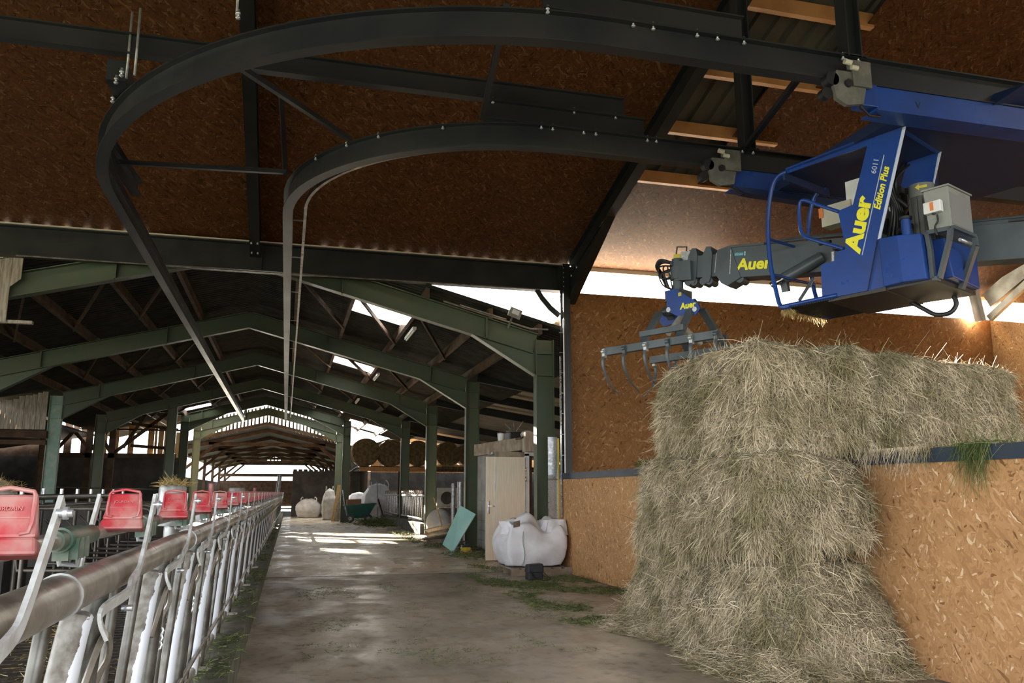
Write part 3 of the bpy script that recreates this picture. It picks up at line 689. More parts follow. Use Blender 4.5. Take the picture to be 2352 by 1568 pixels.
# slatted gable
o = thing('slatted_gable', (XC,46.5,4), 'dark gable of spaced vertical boards with daylight between them', 'gable wall')
k = 0
x = -4.5
while x < 2.7:
    w = .075 + .03*rnd.random(); zb = 4.98-.27*abs(x-XC)+rnd.uniform(-.02,.02)
    if k < 95:
        m = MB(); m.box(x,46.45,zb,x+w,46.49,zr(x)-.05); m.build('board', WOOD_D, o)
    k += 1; x += w + rnd.uniform(.07,.13)
m = MB()
for s in (-1,1): m.bar((XC,46.5,5.08),(XC+s*3.7,46.5,5.08-.24*3.7),.06,.14)
m.build('rail', WOOD_D, o)
# ================================================================== OLDER TIMBER BARN AT THE END
zf = lambda x: 5.0-.24*abs(x-XC)
m = MB(); m.prism([(XC,46.9,zf(XC)),(XC-5.4,46.9,zf(XC-5.4)),(XC-5.4,46.9,zf(XC-5.4)+.05),(XC,46.9,5.05),(XC+5.4,46.9,zf(XC+5.4)+.05),(XC+5.4,46.9,zf(XC+5.4))], (0,41,0))
struct('ceiling', m, mat('blackened_boards',(.022,.016,.01),.9), 'blackened roof of the older timber barn at the far end', 'roof')
for i in range(6):
    y = 49.5+i*7; lab = ['nearest','second','third','fourth','fifth','farthest'][i]+' timber truss of the older barn at the alley end'
    o = thing('timber_truss', (XC,y,0), lab, 'timber truss', 'timber trusses of the older barn')
    for s in (-1,1):
        m = MB(); m.bar((XC,y,zf(XC)-.1),(XC+s*5,y,zf(XC+5)-.1),.12,.2); m.build('rafter', WOOD_D, o)
        m = MB(); m.box(XC+s*4.6-.1,y-.1,0,XC+s*4.6+.1,y+.1,zf(XC+4.6)); m.build('post', WOOD_D, o)
        m = MB(); m.bar((XC+s*4.6,y,2.5),(XC+s*2.6,y,zf(XC+2.6)-.1),.1,.16); m.build('brace', WOOD_D, o)
    m = MB(); m.box(XC-3.2,y-.06,4.0,XC+3.2,y+.06,4.18); m.build('tie_beam', WOOD_D, o)
m = MB(); m.box(4.3,47,0,4.4,88,3.9); struct('wall_right', m, MATS['blackened_boards'], 'dark side wall of the older timber barn', 'wall')
m = MB(); m.box(-6.6,47,0,-6.5,88,2.4); struct('wall_left', m, MATS['blackened_boards'], 'dark lower side wall of the older timber barn', 'wall')
# end wall with its long opening
o = thing('end_wall', (XC,88,0), 'far end wall of the old barn with a long bright opening and gaps between boards', 'wall')
m = MB(); m.box(-6.5,88,0,4.4,88.1,2.55); m.build('lower_boards', WOOD_D, o)
m = MB(); m.box(-6.5,88,2.95,4.4,88.1,3.25); m.build('rail', WOOD_D, o)
for x0, x1 in ((-6.5,-1.9),(-1.65,-1.5),(-1.3,-1.15),(-.95,-.8),(-.6,.6),(.95,2.3),(2.5,2.65),(2.85,4.4)):
    m = MB(); m.box(x0,88,4.3,x1,88.1,5.3); m.build('board', WOOD_D, o)
m = MB(); m.box(-6.5,88.0,4.25,4.4,88.1,4.5); m.build('rail', WOOD_D, o)
# dark block wall across the alley end
m = MB(); m.box(.38,50.6,0,5.0,50.8,2.62)
for i in range(9): m.box(.4+i*.3,50.55,2.62,.62+i*.3,50.85,2.62+.06+.06*rnd.random())
struct('wall_end', m, DARKW, 'dark block wall closing the end of the alley', 'wall')
m = MB(); m.box(4.6,47.4,0,15,47.49,2.5); struct('wall_lean_to', m, DARKW, 'dark block wall under the round bale platform', 'wall')
m = MB(); m.prism([(4.6,47.5,2.45),(16,47.5,2.45),(16,47.5,4.3),(9.5,47.5,5.2),(6.6,47.5,4.7),(4.6,47.5,3.2)],(0,.03,0))
struct('wall_gable', m, OSB_XZ, 'lit strand board gable behind the round bales', 'wall')
m = MB(); m.box(15.0,14.8,0,15.1,47.5,2.95); struct('wall_right', m, DARKW, 'dark outer side wall of the lean-to', 'wall')  # added out of view to stop light under the bale platform
# left side: planks, timber frame, openings
o = thing('plank_cladding', (-8.4,27.6,3.2), 'weathered grey plank cladding beside the flaking pale green column', 'cladding')
x = -10.2; i = 0
while x < -7.05:
    w = rnd.uniform(.12,.2); m = MB(); zt = zr(x)-.12 + rnd.uniform(-.03,.02); m.box(x,27.6+.01*(i%2),3.25,x+w-.01,27.63+.01*(i%2),zt if x>-8.6 else 4.1+.1); m.build('plank', WOOD_W, o); x += w; i += 1
m = MB(); m.box(-10.2,27.5,4.0,-8.6,27.56,4.05); m.build('batten', GALV, o)
o = thing('timber_lintel', (-8.4,27.7,3.1), 'rough old timber lintel below the grey plank cladding', 'timber beam')
m = MB(); m.box(-11,27.55,3.0,-7.0,27.8,3.22); m.build('beam', WOOD_D, o)
m = MB(); m.box(-11,27.55,2.8,-7.0,27.75,2.93); m.build('beam', WOOD_D, o)
o = thing('plank_cladding', (-4.8,14.9,4), 'weathered grey planks hanging under the dark eave beam at the left edge', 'cladding')
zt_, zb_ = 5.5, 4.13
for i in range(7):
    x1 = -4.37-i*.155; m = MB()
    if i == 0: m.prism([(x1,14.82,4.86),(x1,14.82,5.5),(x1-.15,14.82,5.5),(x1-.15,14.82,4.72)],(0,.025,0))
    else: m.box(x1-.15,14.82,zb_,x1,14.845,5.5)
    m.build('plank', WOOD_W, o)
m = MB(); m.box(-4.9,14.85,4.12,-4.15,14.95,4.17); m.build('batten', WOOD_W, o)
m = MB(); m.bar((-4.6,14.95,5.42),(-3.8,14.9,5.62),.09,.1); tag(m.build('timber_offcut', WOOD_W), 'pale sawn timber piece tucked above the left end of the green rafter', 'timber')
# back wall of the left area with daylight gaps
o = thing('boarded_wall', (-8,42,0), 'old boarded barn wall on the left glowing with daylight through its gaps', 'wall')
m = MB(); m.box(-14,42,0,-4.7,42.15,3.0); m.build('lower_wall', DARKW, o)
m = MB(); m.box(-14,42,5.0,-4.7,42.15,6); m.build('upper_boards', WOOD_D, o)
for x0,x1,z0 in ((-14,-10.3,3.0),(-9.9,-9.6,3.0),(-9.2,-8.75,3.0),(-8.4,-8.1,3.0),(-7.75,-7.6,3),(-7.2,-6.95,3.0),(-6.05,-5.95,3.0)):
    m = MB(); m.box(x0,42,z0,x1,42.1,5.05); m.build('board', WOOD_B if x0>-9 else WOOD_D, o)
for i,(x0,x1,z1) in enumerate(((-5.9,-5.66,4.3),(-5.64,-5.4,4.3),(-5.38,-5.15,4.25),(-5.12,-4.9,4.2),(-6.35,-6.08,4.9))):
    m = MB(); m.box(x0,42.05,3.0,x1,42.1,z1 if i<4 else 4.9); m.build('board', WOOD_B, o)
m = MB(); m.box(-14,42,4.25,-4.7,42.12,4.33); m.build('rail', WOOD_D, o)
o = thing('braced_timbers', (-8,39,0), 'dark old timber frame with crossed braces before the glowing gaps', 'timber frame')
for x in (-9.6,-8.2,-7.3,-5.0):
    m = MB(); m.box(x-.12,38.9,0,x+.12,39.1,5.0); m.build('post', WOOD_D, o)
for a,b in (((-8.2,3.1),(-6.9,4.9)),((-7.3,3.0),(-5.2,4.8)),((-7.3,3.0),(-8.4,4.8)),((-9.6,3.0),(-8.3,4.7)),((-6.6,4.35),(-4.7,4.1))):
    m = MB(); m.bar((a[0],39.05,a[1]),(b[0],39.05,b[1]),.1,.14); m.build('brace', WOOD_D, o)
for a,b in (((-9.4,4.6),(-8.2,3.2)),((-8.9,4.2),(-7.2,4.35)),((-6.9,3.3),(-6.0,4.9)),((-6.6,3.4),(-5.1,3.3))):
    m = MB(); m.bar((a[0],39.2,a[1]),(b[0],39.2,b[1]),.1,.13); m.build('brace', WOOD_D, o)
m = MB(); m.box(-10,38.9,2.85,-4.7,39.1,3.05); m.build('beam', WOOD_D, o)
m = MB(); m.box(-10,38.9,4.85,-4.7,39.1,5.02); m.build('beam', WOOD_D, o)
m = MB(); m.box(-15.0,14.8,0,-14.9,60,6); struct('wall_left', m, DARKW, 'dark outer wall on the unlit left side', 'wall')
m = MB(); m.prism([(-8.6,14.8,3.95),(-15,14.8,2.9),(-15,14.8,2.96),(-8.6,14.8,4.02)],(0,27,0)); struct('ceiling', m, MATS['blackened_boards'], 'dark roof over the left side of the old barn', 'roof')
m = MB(); m.box(-15,27.9,0,-10.2,28.1,4.2); struct('wall_left', m, DARKW, 'dark cross wall behind the grey planks', 'wall')
# ================================================================== FEED FENCE
fx = lambda y: -.515+.008*y
YST = [.67,1.83,2.99,4.20,5.37]; 
while YST[-1] < 44: YST.append(YST[-1]+1.31)
ff = thing('feed_fence', (fx(2),2,.24), 'long galvanised self locking feed fence with red latches along the left of the alley', 'feed fence')
m = MB(); m.tube([(fx(y),y,1.16) for y in (-1.5,0,1,2,4,8,16,30,45)], .05, 20); m.build('top_tube', GALV_D, ff)
m = MB()
for y in (1.2,2.2,4.6,6.9,9.4,12,15,18,22,27,33):
    m.tube([(fx(y),y-.006,1.16),(fx(y),y+.006,1.16)],.0545,20)
m.build('tube_sleeve', GALV, ff)
m = MB(); m.tube([(fx(y)-.075,y,1.275) for y in (-1.5,0,1,2,4,8,16,30,45)], .021, 14); m.build('locking_bar', GALV_D, ff)
m = MB(); m.tube([(fx(y)-.05,y,.29) for y in (-1.5,5,15,30,45)], .03, 12); m.build('lower_tube', GALV_D, ff)
m = MB(); m.tube([(fx(y)-.01,y,.42) for y in (-1.5,5,15,30,45)], .013, 10); m.build('lower_tube', GALV_D, ff)
def station(y, hd):
    x = fx(y); n = 20 if hd else 10
    # red latch
    hl = bpy.data.objects.new('headlock', None); COL.objects.link(hl); hl.parent = ff
    t = Vector((0,.32,1)).normalized(); nn = Vector((0,-1,.32)).normalized(); ex = Vector((1,0,0))
    c = Vector((x-.012, y-.03, 1.325))
    m = MB(); q_ = lambda a,b,n_: c+ex*a+t*b+nn*n_
    m.hexa([q_(-.067,-.048,.020),q_(.067,-.048,.020),q_(.067,-.048,-.026),q_(-.067,-.048,-.026),q_(-.060,-.012,.014),q_(.060,-.012,.014),q_(.060,-.012,-.020),q_(-.060,-.012,-.020)])
    m.hexa([q_(-.060,-.014,.012),q_(.060,-.014,.012),q_(.060,-.014,-.018),q_(-.060,-.014,-.018),q_(-.046,.076,.0),q_(.046,.076,.0),q_(.046,.076,-.014),q_(-.046,.076,-.014)])
    lo = m.build('red_latch', REDP, hl, bevel=.008 if hd else 0)
    m = MB()
    r_ = .055; P = [c+ex*a+t*b+nn*.012 for a,b in ((-.030,-.006),(-.044,-.004),(-.048,.016),(-.046,.068),(-.042,.076),(0,.084),(.042,.076),(.046,.068),(.048,.016),(.044,-.004),(.030,-.006))]
    m.tube(P, .0045, 8); m.build('latch_rim', REDP, hl)
    if hd:
        text('latch_lettering','JOURDAIN', mat('pale_red',(.47,.10,.10),.5), c+t*.04+nn*.0075-ex*.031, (1,0,0), t, .012, hl, ext=.0012, bold=.01)
        m = MB(); m.obox(c+t*.026+nn*.006, ex,nn,t,.044,.002,.0015); m.build('latch_ridge', REDP, hl)
    # two flat straps straddling the tube
    for s in (1,-1):
        sx = .075 if s > 0 else -.095
        dy = 0 if s > 0 else .01
        pts = [(x+sx,y+dy+.004,1.385),(x+sx,y+dy-.03,1.345),(x+sx,y+dy-.12,1.25),(x+sx,y+dy-.17,1.20),(x+sx*.97,y+dy-.21,1.165),(x+sx*.92,y+dy-.30,1.14),(x+sx*.9,y+dy-.345,1.115),(x+sx*.45,y+dy-.47,1.09),(x+sx*.42,y+dy-.49,1.06),(x+sx*.62,y+dy-.47,1.015)]
        if s < 0: pts = pts[:4]+[(x-.09,y-.2,1.15),(x-.085,y-.26,1.11),(x-.05,y-.36,1.085),(x-.06,y-.42,1.04),(x-.075,y-.43,1.0)]
        if hd: pts = smooth(pts, 4)
        m = MB(); m.strap(pts, .010,.026,up=(0,1,0)) if False else m.sweep([(-.005,-.015),(.005,-.015),(.005,.015),(-.005,.015)], pts, up=(1,0,0)) if False else m.sweep([(-.015,-.005),(.015,-.005),(.015,.005),(-.015,.005)], pts, up=(1,0,0))
        m.build('strap', STRAPM, hl)
    if hd:
        m = MB(); m.cyl((x+.075,y-.03,1.36),(x+.104,y-.03,1.36),.008,8); m.cyl((x+.088,y-.03,1.36),(x+.096,y-.03,1.36),.014,6)
        m.cyl((x+.05,y-.30,1.07),(x+.08,y-.30,1.07),.009,8); m.build('bolt', GALV_B, hl)
    # green clamp on the locking bar
    m = MB(); yc = y-.42
    xx = fx(yc)-.075
    m.cyl((xx,yc-.10,1.275),(xx,yc+.10,1.275),.033,n); m.cyl((xx,yc-.16,1.275),(xx,yc-.10,1.275),.027,n); m.cyl((xx,yc+.10,1.275),(xx,yc+.26,1.275),.028,n)
    if hd:
        for q in (-.06,0,.06): m.obox((xx+.012,yc+q,1.25),(1,0,0),(0,1,0),(0,0,1),.028,.007,.028)
        m.box(xx-.02,yc-.08,1.22,xx+.02,yc+.05,1.25)
    m.build('green_clamp', GREENP, hl)
    m = MB(); 
    m.tube([(xx-.025,yc,1.24),(xx-.02,yc+.01,1.205),(xx+.02,yc+.03,1.20),(xx+.03,yc,1.24)],.008,8); m.build('clamp_bracket', GALV, hl)
    # pivoting yoke tube
    m = MB(); yt = y-.52
    pts = [(x-.02,yt,1.075),(x-.025,yt-.02,1.03),(x-.05,yt-.20,.62),(x-.06,yt-.36,.27)]
    m.tube(pts, .039, n); m.ball((x-.02,yt,1.075),.040,.040,.02,n,6); m.build('yoke_tube', YOKEM, hl)
    # fixed upright and its companion
    m = MB(); m.tube([(x,y-.40,1.14),(x-.01,y-.40,.98),(x-.05,y-.46,.25)], .033, n); m.build('fixed_upright', DARKUP, hl)
    m = MB(); m.tube([(x-.01,y-.08,1.13),(x-.05,y-.16,.25)], .019, n); m.build('fixed_upright', DARKUP, hl)
    m = MB(); m.tube([(x+.005,y+.26,1.13),(x-.05,y+.10,.25)], .017, n); m.build('fixed_upright', DARKUP, hl)
    # bent rod loop
    m = MB(); m.tube(smooth([(x+.0,y-.56,.84),(x+.02,y-.50,.95),(x+.03,y-.43,1.01),(x+.035,y-.37,1.0),(x+.03,y-.33,.94),(x+.0,y-.33,.86),(x-.03,y-.38,.6),(x-.04,y-.46,.28)], 5 if hd else 2), .009, 8); m.build('bent_rod', GALV_D, hl)
    # chain eye near the middle
    m = MB(); 
    for q in range(3):
        a = [(x-.02+.014*math.cos(u), y-.15-.01*q, .80-.028*q+.018*math.sin(u)) for u in np.linspace(0,2*math.pi,9)]
        m.tube(a,.005,6)
    m.build('chain_link', GALV_B, hl)
    return hl
proto_h = station(YST[0], True); near_h = []
for y in YST[1:7]: station(y, True)
far = station(YST[7], False)
def copy_tree(o, par, off):
    c = o.copy(); COL.objects.link(c); c.parent = par; c.location = o.location + off
    for ch in kids(o): copy_tree(ch, c, Vector((0,0,0)))
    return c
for y in YST[8:]:
    copy_tree(far, ff, Vector((fx(y)-fx(YST[7]), y-YST[7], 0)))
for y in (1.0,3.6,6.2,8.8,11.4,14.0,17,20,24,28,33):
    m = MB(); m.box(fx(y)-.08,y-.04,.21,fx(y)+.05,y+.04,.25); m.box(fx(y)-.07,y-.03,.21,fx(y)-.03,y+.03,.33); m.build('floor_bracket', GALV_D, ff)
# red post sleeves and tall posts along the fence
for i,(x,y,z,h,mm,lab) in enumerate([(-.84,10.4,1.50,.35,REDP,'red capped post just behind the feed fence latches'),(-.66,19.5,1.50,.3,REDP,'second red capped post farther along the feed fence')]):
    o = thing('red_post', (x,y,1.2), lab, 'post', 'red posts behind the feed fence')
    m = MB(); m.tube([(x,y,1.1),(x,y,z)],.033,12); m.build('sleeve', mm, o); m = MB(); m.tube([(x,y,0),(x,y,1.1)],.026,10); m.build('post', GALV_D, o)
o = thing('steel_post', (-.12,38,0), 'slanting galvanised post rising at the far end of the feed fence', 'post')
m = MB(); m.tube([(-.42,38,0.3),(-.25,38,2.15)],.09,12); m.build('post', GALV, o)

# ================================================================== THINGS BEHIND THE FENCE
def drum(loc, r, h, lab, hay):
    o = thing('water_drum', loc, lab, 'drum', 'galvanised drums behind the feed fence'); x,y,z = loc
    m = MB(); n=24
    prof = [(r*.92,0),(r,h*.12),(r,h*.55),(r*1.02,h*.56),(r,h*.58),(r*.98,h*.93),(r*.86,h)]
    vs=[];
    for rr,zz in prof: vs += [(x+rr*math.cos(2*math.pi*i/n),y+rr*math.sin(2*math.pi*i/n),z+zz) for i in range(n)]
    fs=[(j*n+i,j*n+(i+1)%n,(j+1)*n+(i+1)%n,(j+1)*n+i) for j in range(len(prof)-1) for i in range(n)]
    m.add(vs,fs,True); m.add(vs[-n:],[tuple(range(n))]); m.build('body', GALV, o)
    m = MB(); m.tube([(x,y,0),(x,y,z)],.07,10); m.build('stand', GALV, o)
    return o
d1 = drum((-1.26,10.4,1.02),.155,.46,'near galvanised drum heaped with wisps of hay behind the fence',True)
drum((-.86,16.2,1.12),.15,.36,'far bare galvanised drum behind the fence',False)
rs = np.random.default_rng(3)
def heap(name, c, r, n, m_, lab, cat, ln=(.05,.14), w=.003, flat=.35, kind=None, core=True, up=.4):
    P = rs.normal(size=(n,3)); P /= np.linalg.norm(P,axis=1)[:,None]; P[:,2] = abs(P[:,2])
    q = rs.random(n)**.4
    P = P*np.array([r[0],r[1],r[2]])*q[:,None]
    Dv = rs.normal(size=(n,3)); Dv[:,2] = abs(Dv[:,2])*up
    L_ = rs.uniform(ln[0],ln[1],n); vt, fc = blades(P, Dv, L_, np.full(n,w), rs, .1)
    vt[:,2] = np.maximum(vt[:,2], .002)
    o = np_mesh(name, vt, fc, m_); o.location = c
    return tag(o, lab, cat, None, kind)
heap('hay_wisp', (-1.26,10.4,1.46), (.17,.17,.07), 500, STRAWY, 'wisps of hay lying on top of the near galvanised drum', 'hay', kind='stuff')
# hay heap beyond the cubicle rail
m = MB(); m.ball((-4.3,13.2,1.30),.62,.5,.30,18,10)
m.ball((-3.9,13.1,1.34),.3,.3,.24,12,8)
mo = tag(m.build('sack_mound', BAGG), 'greyish rounded sack mound behind the cubicle rail at the left edge', 'sack')
heap('hay_heap', (-4.0,12.95,1.40), (.50,.3,.20), 1500, STRAWY, 'heap of straw lying over the grey sack mound at the left edge', 'hay', kind='stuff')
m = MB(); m.box(-5.1,12.6,0,-3.55,13.7,1.12); tag(m.build('feed_bunk', DARKW), 'dark bunk under the straw heap at the left edge', 'bunk')
# cubicle rails
o = thing('cubicle_rail', (-3.4,15,0), 'dark soiled cubicle rail with hooped dividers behind the feed fence', 'cubicle rail')
m = MB(); m.tube([(-3.42,11,1.33),(-3.42,22,1.33)],.042,12); m.build('top_rail', DARKRAIL, o)
m = MB(); m.tube([(-3.36,11,1.20),(-3.36,22,1.20)],.028,12); m.build('top_rail', DARKRAIL, o)
for i in range(9):
    y = 11.7+i*1.05
    m = MB(); m.tube([(-3.46,y,1.37),(-3.46,y,1.455)],.03,12); m.build('post_stub', GALV_B, o)
    m = MB(); m.tube([(-3.46,y,0),(-3.46,y,1.37)],.03,12); m.build('post', DARKRAIL, o)
    if i < 8:
        p = [(-3.4,y,1.18),(-3.0,y,1.20),(-2.2,y,1.19),(-2.0,y,1.14),(-1.92,y,1.02),(-1.98,y,.9),(-2.15,y,.85),(-2.8,y,.85),(-3.0,y,.8),(-3.1,y,.6),(-3.1,y,0)]
        m = MB(); m.tube(p,.026,10); m.build('hoop', DARKRAIL, o)
        m = MB(); m.tube([(-3.4,y+.02,1.0),(-3.2,y+.02,.8),(-3.15,y+.02,.45),(-2.0,y+.02,.42),(-1.7,y+.02,.6)],.022,10); m.build('hoop', DARKRAIL, o)
# low wall and far cattle area
m = MB(); m.box(-6.8,18.0,0,-3.7,31,1.1) ; 
tag(m.build('low_wall', DARKW), 'low dark wall behind the cubicles', 'wall')
m = MB(); m.tube([(-6.75,27.9,1.55),(-4.4,34.1,1.5)],.02,6); tag(m.build('cable', DARKRAIL), 'thin dark cable strung behind the drums', 'cable')
# straw over the slats
n = 5200; P = np.stack([rs.uniform(-2.9,-.95,n), 1.0+rs.random(n)**1.0*9, np.full(n,.02)],1)
k = (np.sin(P[:,0]*5+P[:,1]*1.3)+rs.normal(size=n)*.5) > .1; P = P[k]; n = len(P)
Dv = rs.normal(size=(n,3)); Dv[:,2] = abs(Dv[:,2])*.15; vt, fc = blades(P, Dv, rs.uniform(.04,.12,n), np.full(n,.002), rs, .05); vt[:,2] = np.maximum(vt[:,2], .012)
tag(np_mesh('straw_litter', vt, fc, STRAWY), 'golden straw scattered over the black slatted floor', 'straw', None, 'stuff')

# ================================================================== HAY BALES
def bale(name, corners, label, nb, seed, bulge=.07, blunt=.16, green=.0):
    """corners: bottom ring of four, top ring of four"""
    Cn = [V(c) for c in corners]; cen = sum(Cn, Vector())/8; base = Vector((cen.x,cen.y,min(c.z for c in Cn)))
    bm = bmesh.new(); bmesh.ops.create_cube(bm, size=2); bmesh.ops.subdivide_edges(bm, edges=bm.edges, cuts=27, use_grid_fill=True)
    for v in bm.verts:
        p = v.co.copy(); q = Vector((p.x,p.y,p.z))
        l = q.length; s = max(abs(q.x),abs(q.y),abs(q.z)); sph = q/l*1.22
        q = q.lerp(sph, blunt)
        a, b, c = [(t+1)/2 for t in q]
        lo = Cn[0].lerp(Cn[1],a).lerp(Cn[3].lerp(Cn[2],a), b); hi = Cn[4].lerp(Cn[5],a).lerp(Cn[7].lerp(Cn[6],a), b)
        w = lo.lerp(hi, c); d = (w-cen).normalized()
        sd = Vector((seed*7.1,0,0))
        w += d*(bulge*noise.noise(w*1.6+sd)*1.3 + .05*noise.noise(w*5+sd) + .02*noise.noise(w*14+sd))
        w.z = max(w.z, .004)
        v.co = w-base
    root = thing(name, base, label, 'hay bale', 'large square hay bales stacked against the partition')
    me = bpy.data.meshes.new('bale_body'); 
    for f in bm.faces: f.smooth = True
    bm.to_mesh(me); bm.free(); me.materials.append(BALED)
    bo = bpy.data.objects.new('bale_body', me); COL.objects.link(bo); bo.parent = root
    r2 = np.random.default_rng(seed); P, Nn = surf_points(bo, nb, r2, True)
    Dv = r2.normal(size=(nb,3)); Dv -= Nn*(Dv*Nn).sum(1)[:,None]*.8; Dv[:,2] -= .75; Dv += Nn*r2.uniform(-.15,.40,nb)[:,None]
    L_ = r2.uniform(.04,.15,nb); big = r2.random(nb) < .05; L_[big] *= 1.9
    Wd = r2.uniform(.0012,.0030,nb); Wd[r2.random(nb) < .3] *= 1.5
    vt, fc = blades(P-Nn*.008, Dv, L_, Wd, r2, .3, 2)
    vt[:,2] = np.maximum(vt[:,2], .004-base.z)
    st = np_mesh('loose_straw', vt, fc, HAYB, root); st['kind'] = 'stuff'
    return root, bo
bale('hay_bale', [(3.60,5.88,0),(4.82,5.80,0),(4.80,8.5,0),(3.55,8.5,0),(3.66,5.94,.86),(4.78,5.97,.86),(4.78,8.5,.86),(3.72,8.35,.86)], 'bottom hay bale of the stack, spread out onto the concrete floor', 120000, 11, .12, .24)
bale('hay_bale', [(3.54,5.80,.90),(4.76,5.86,.90),(4.78,8.3,.90),(3.58,8.3,.90),(3.54,5.85,1.72),(4.74,5.95,1.72),(4.77,8.2,1.72),(3.62,8.2,1.72)], 'middle hay bale of the stack against the board partition', 110000, 12, .14, .30)
bale('hay_bale', [(3.55,5.9,1.75),(6.95,6.4,1.76),(7.0,7.6,1.76),(3.75,8.05,1.75),(3.58,5.85,2.70),(6.85,6.35,2.56),(6.9,7.5,2.56),(3.80,8.0,2.62)], 'long top hay bale overhanging the board partition', 170000, 13, .14, .26)
# skirt of loose hay on the floor around the foot
n = 15000; a = rs.random(n)
ex_ = rs.random(n)**1.5
P = np.zeros((n,3)); left = a < .62; t = rs.random(n)
P[left] = np.stack([3.62-.42*ex_[left]*(.6+.4*np.sin(t[left]*9)), 5.7+t[left]*3.1, .26*(1-ex_[left])**1.5*rs.random(left.sum())], 1)
P[~left] = np.stack([3.5+t[~left]*1.35, 5.85-.30*ex_[~left], .22*(1-ex_[~left])**1.5*rs.random((~left).sum())], 1)
Dv = rs.normal(size=(n,3)); Dv[:,2] = Dv[:,2]*.35; vt, fc = blades(P, Dv, rs.uniform(.05,.15,n), rs.uniform(.0012,.0026,n), rs, .2); vt[:,2] = np.maximum(vt[:,2], .003)
tag(np_mesh('loose_hay', vt, fc, HAYB), 'loose hay fallen around the foot of the bale stack', 'hay', None, 'stuff')
# green forage on the floor, curb and rail
def forage(name, n, fn, lab, mm=HAYG, ln=(.02,.07), w=.0022, zmin=.002, th=0.0):
    P = fn(n); n = len(P)
    Dv = rs.normal(size=(n,3)); Dv[:,2] = abs(Dv[:,2])*.25; vt, fc = blades(P, Dv, rs.uniform(ln[0],ln[1],n), np.full(n,w), rs, .1, 2); 
    if zmin is not None: vt[:,2] = np.maximum(vt[:,2], zmin)
    return tag(np_mesh(name, vt, fc, mm), lab, 'forage', None, 'stuff')
def patchy(x0,x1,y0,y1,thr,fr=1.3,zmax=.03):
    def f(n):
        out = []
        while len(out) < n:
            x, y = rnd.uniform(x0,x1), rnd.uniform(y0,y1)
            v = noise.noise(Vector((x*fr,y*fr*.7,3.3)))+.5*noise.noise(Vector((x*fr*3,y*fr*3,1)))
            if v > thr: out.append((x,y,rnd.random()*zmax*min(1,(v-thr)*3)+.003))
        return np.array(out)
    return f
def curbpts(n):
    y = 1.5+30*rs.random(n)**1.8
    return np.stack([-.62+.29*rs.random(n)**.8+.006*y, y, .235+.02*rs.random(n)], 1)[(np.sin(y*2.1)+np.sin(y*5.3+1)+rs.normal(size=n)*.7) > .2]
forage('forage_litter', 7000, patchy(3.0,4.8,8.6,14.2,.12,1.5,.05), 'green forage scraps scattered on the floor between the hay stack and the white bag', ln=(.03,.09), w=.003)
forage('forage_litter', 5000, patchy(3.5,4.9,14.6,30,.0,.8,.08), 'green forage swept along the foot of the doors and boards on the right', ln=(.04,.12), w=.005)
forage('forage_litter', 2600, patchy(.2,3.4,3.6,14,.42,1.2,.02), 'sparse green scraps trodden across the open alley floor', ln=(.015,.05))
forage('forage_litter', 6000, curbpts, 'green forage lying on the curb under the feed fence', ln=(.03,.10), w=.004, zmin=None)
forage('forage_heap', 3500, lambda n: np.stack([4.3+rs.normal(size=n)*.9*.7, 37+rs.normal(size=n)*1.6, abs(rs.normal(size=n))*.12],1), 'dark green forage heap on the floor before the galvanised panels', ln=(.1,.25), w=.01)
n = 900; 
forage('forage_wisp', 700, lambda n: np.stack([4.90+rs.normal(size=n)*.03, 10.6+rs.normal(size=n)*.28, 1.75+abs(rs.normal(size=n))*.04],1), 'small green forage tuft on the partition rail left of the hay stack', ln=(.05,.12), w=.004, zmin=None)
def hang(n):
    return np.stack([4.84-.01*rs.random(n), 4.95+rs.normal(size=n)*.07, 1.76-.0*rs.random(n)],1)
P = np.concatenate([hang(500), np.stack([4.9+rs.normal(size=260)*.03, 4.9+rs.normal(size=260)*.25, np.full(260,1.755)],1)])
Dv = rs.normal(size=(len(P),3))*.3; Dv[:500,2] = -1; vt, fc = blades(P, Dv, rs.uniform(.05,.30,len(P)), np.full(len(P),.0016), rs, .3)
tag(np_mesh('forage_wisp', vt, fc, HAYG), 'green wisps hanging over the dark partition rail at the right edge', 'forage', None, 'stuff')
n = 500; P = np.stack([np.full(n,4.83), 5.35+rs.random(n)*.9, np.full(n,1.76)],1); Dv = rs.normal(size=(n,3))*.3; Dv[:,2] = -1
vt, fc = blades(P, Dv, rs.uniform(.04,.2,n), np.full(n,.0016), rs, .3)
tag(np_mesh('hay_wisp', vt, fc, HAYB), 'pale hay hanging below the top bale over the partition rail', 'hay', None, 'stuff')
# ================================================================== THE BLUE CRANE
a_ = R(-22.8); CF = Vector((math.sin(a_), math.cos(a_), 0)); CV = Vector((math.cos(a_), -math.sin(a_), 0)); CZ = Vector((0,0,1))
CA = deep(1792,707,8.0)                       # front bottom corner of the cabin
def L3(r, h, w=0.0): return CA - CF*r + CZ*h + CV*w      # r backwards, h up, w across
crane = thing('hay_crane', L3(.7,0,.4), 'blue overhead hay crane cabin with grey telescopic boom and yellow lettering', 'crane')
def plate(name, rh, w, t, m_, par=None, bevel=0):
    mb = MB(); mb.prism([L3(r,h,w) for r,h in rh], CV*t); return mb.build(name, m_, par or crane, bevel)
WD = .80
cab = plate('side_panel', [(.45,.03),(.46,.33),(.60,.34),(.62,.42),(.72,.42),(.67,.80),(.82,.82),(1.0,1.33),(.17,1.33),(.15,1.385),(1.34,1.43),(1.02,.45),(.89,0),(.61,.0)], 0, .02, BLUE)
plate('side_panel', [(.89,0),(1.02,.45),(1.05,.45),(1.06,.01)], .015, .012, BLUE)
mb = MB(); mb.bar(L3(1.342,1.425,.012), L3(1.02,.44,.012), .045,.01, up=CV); mb.build('edge_trim', mat('bare_edge',(.55,.62,.75),.4), cab)
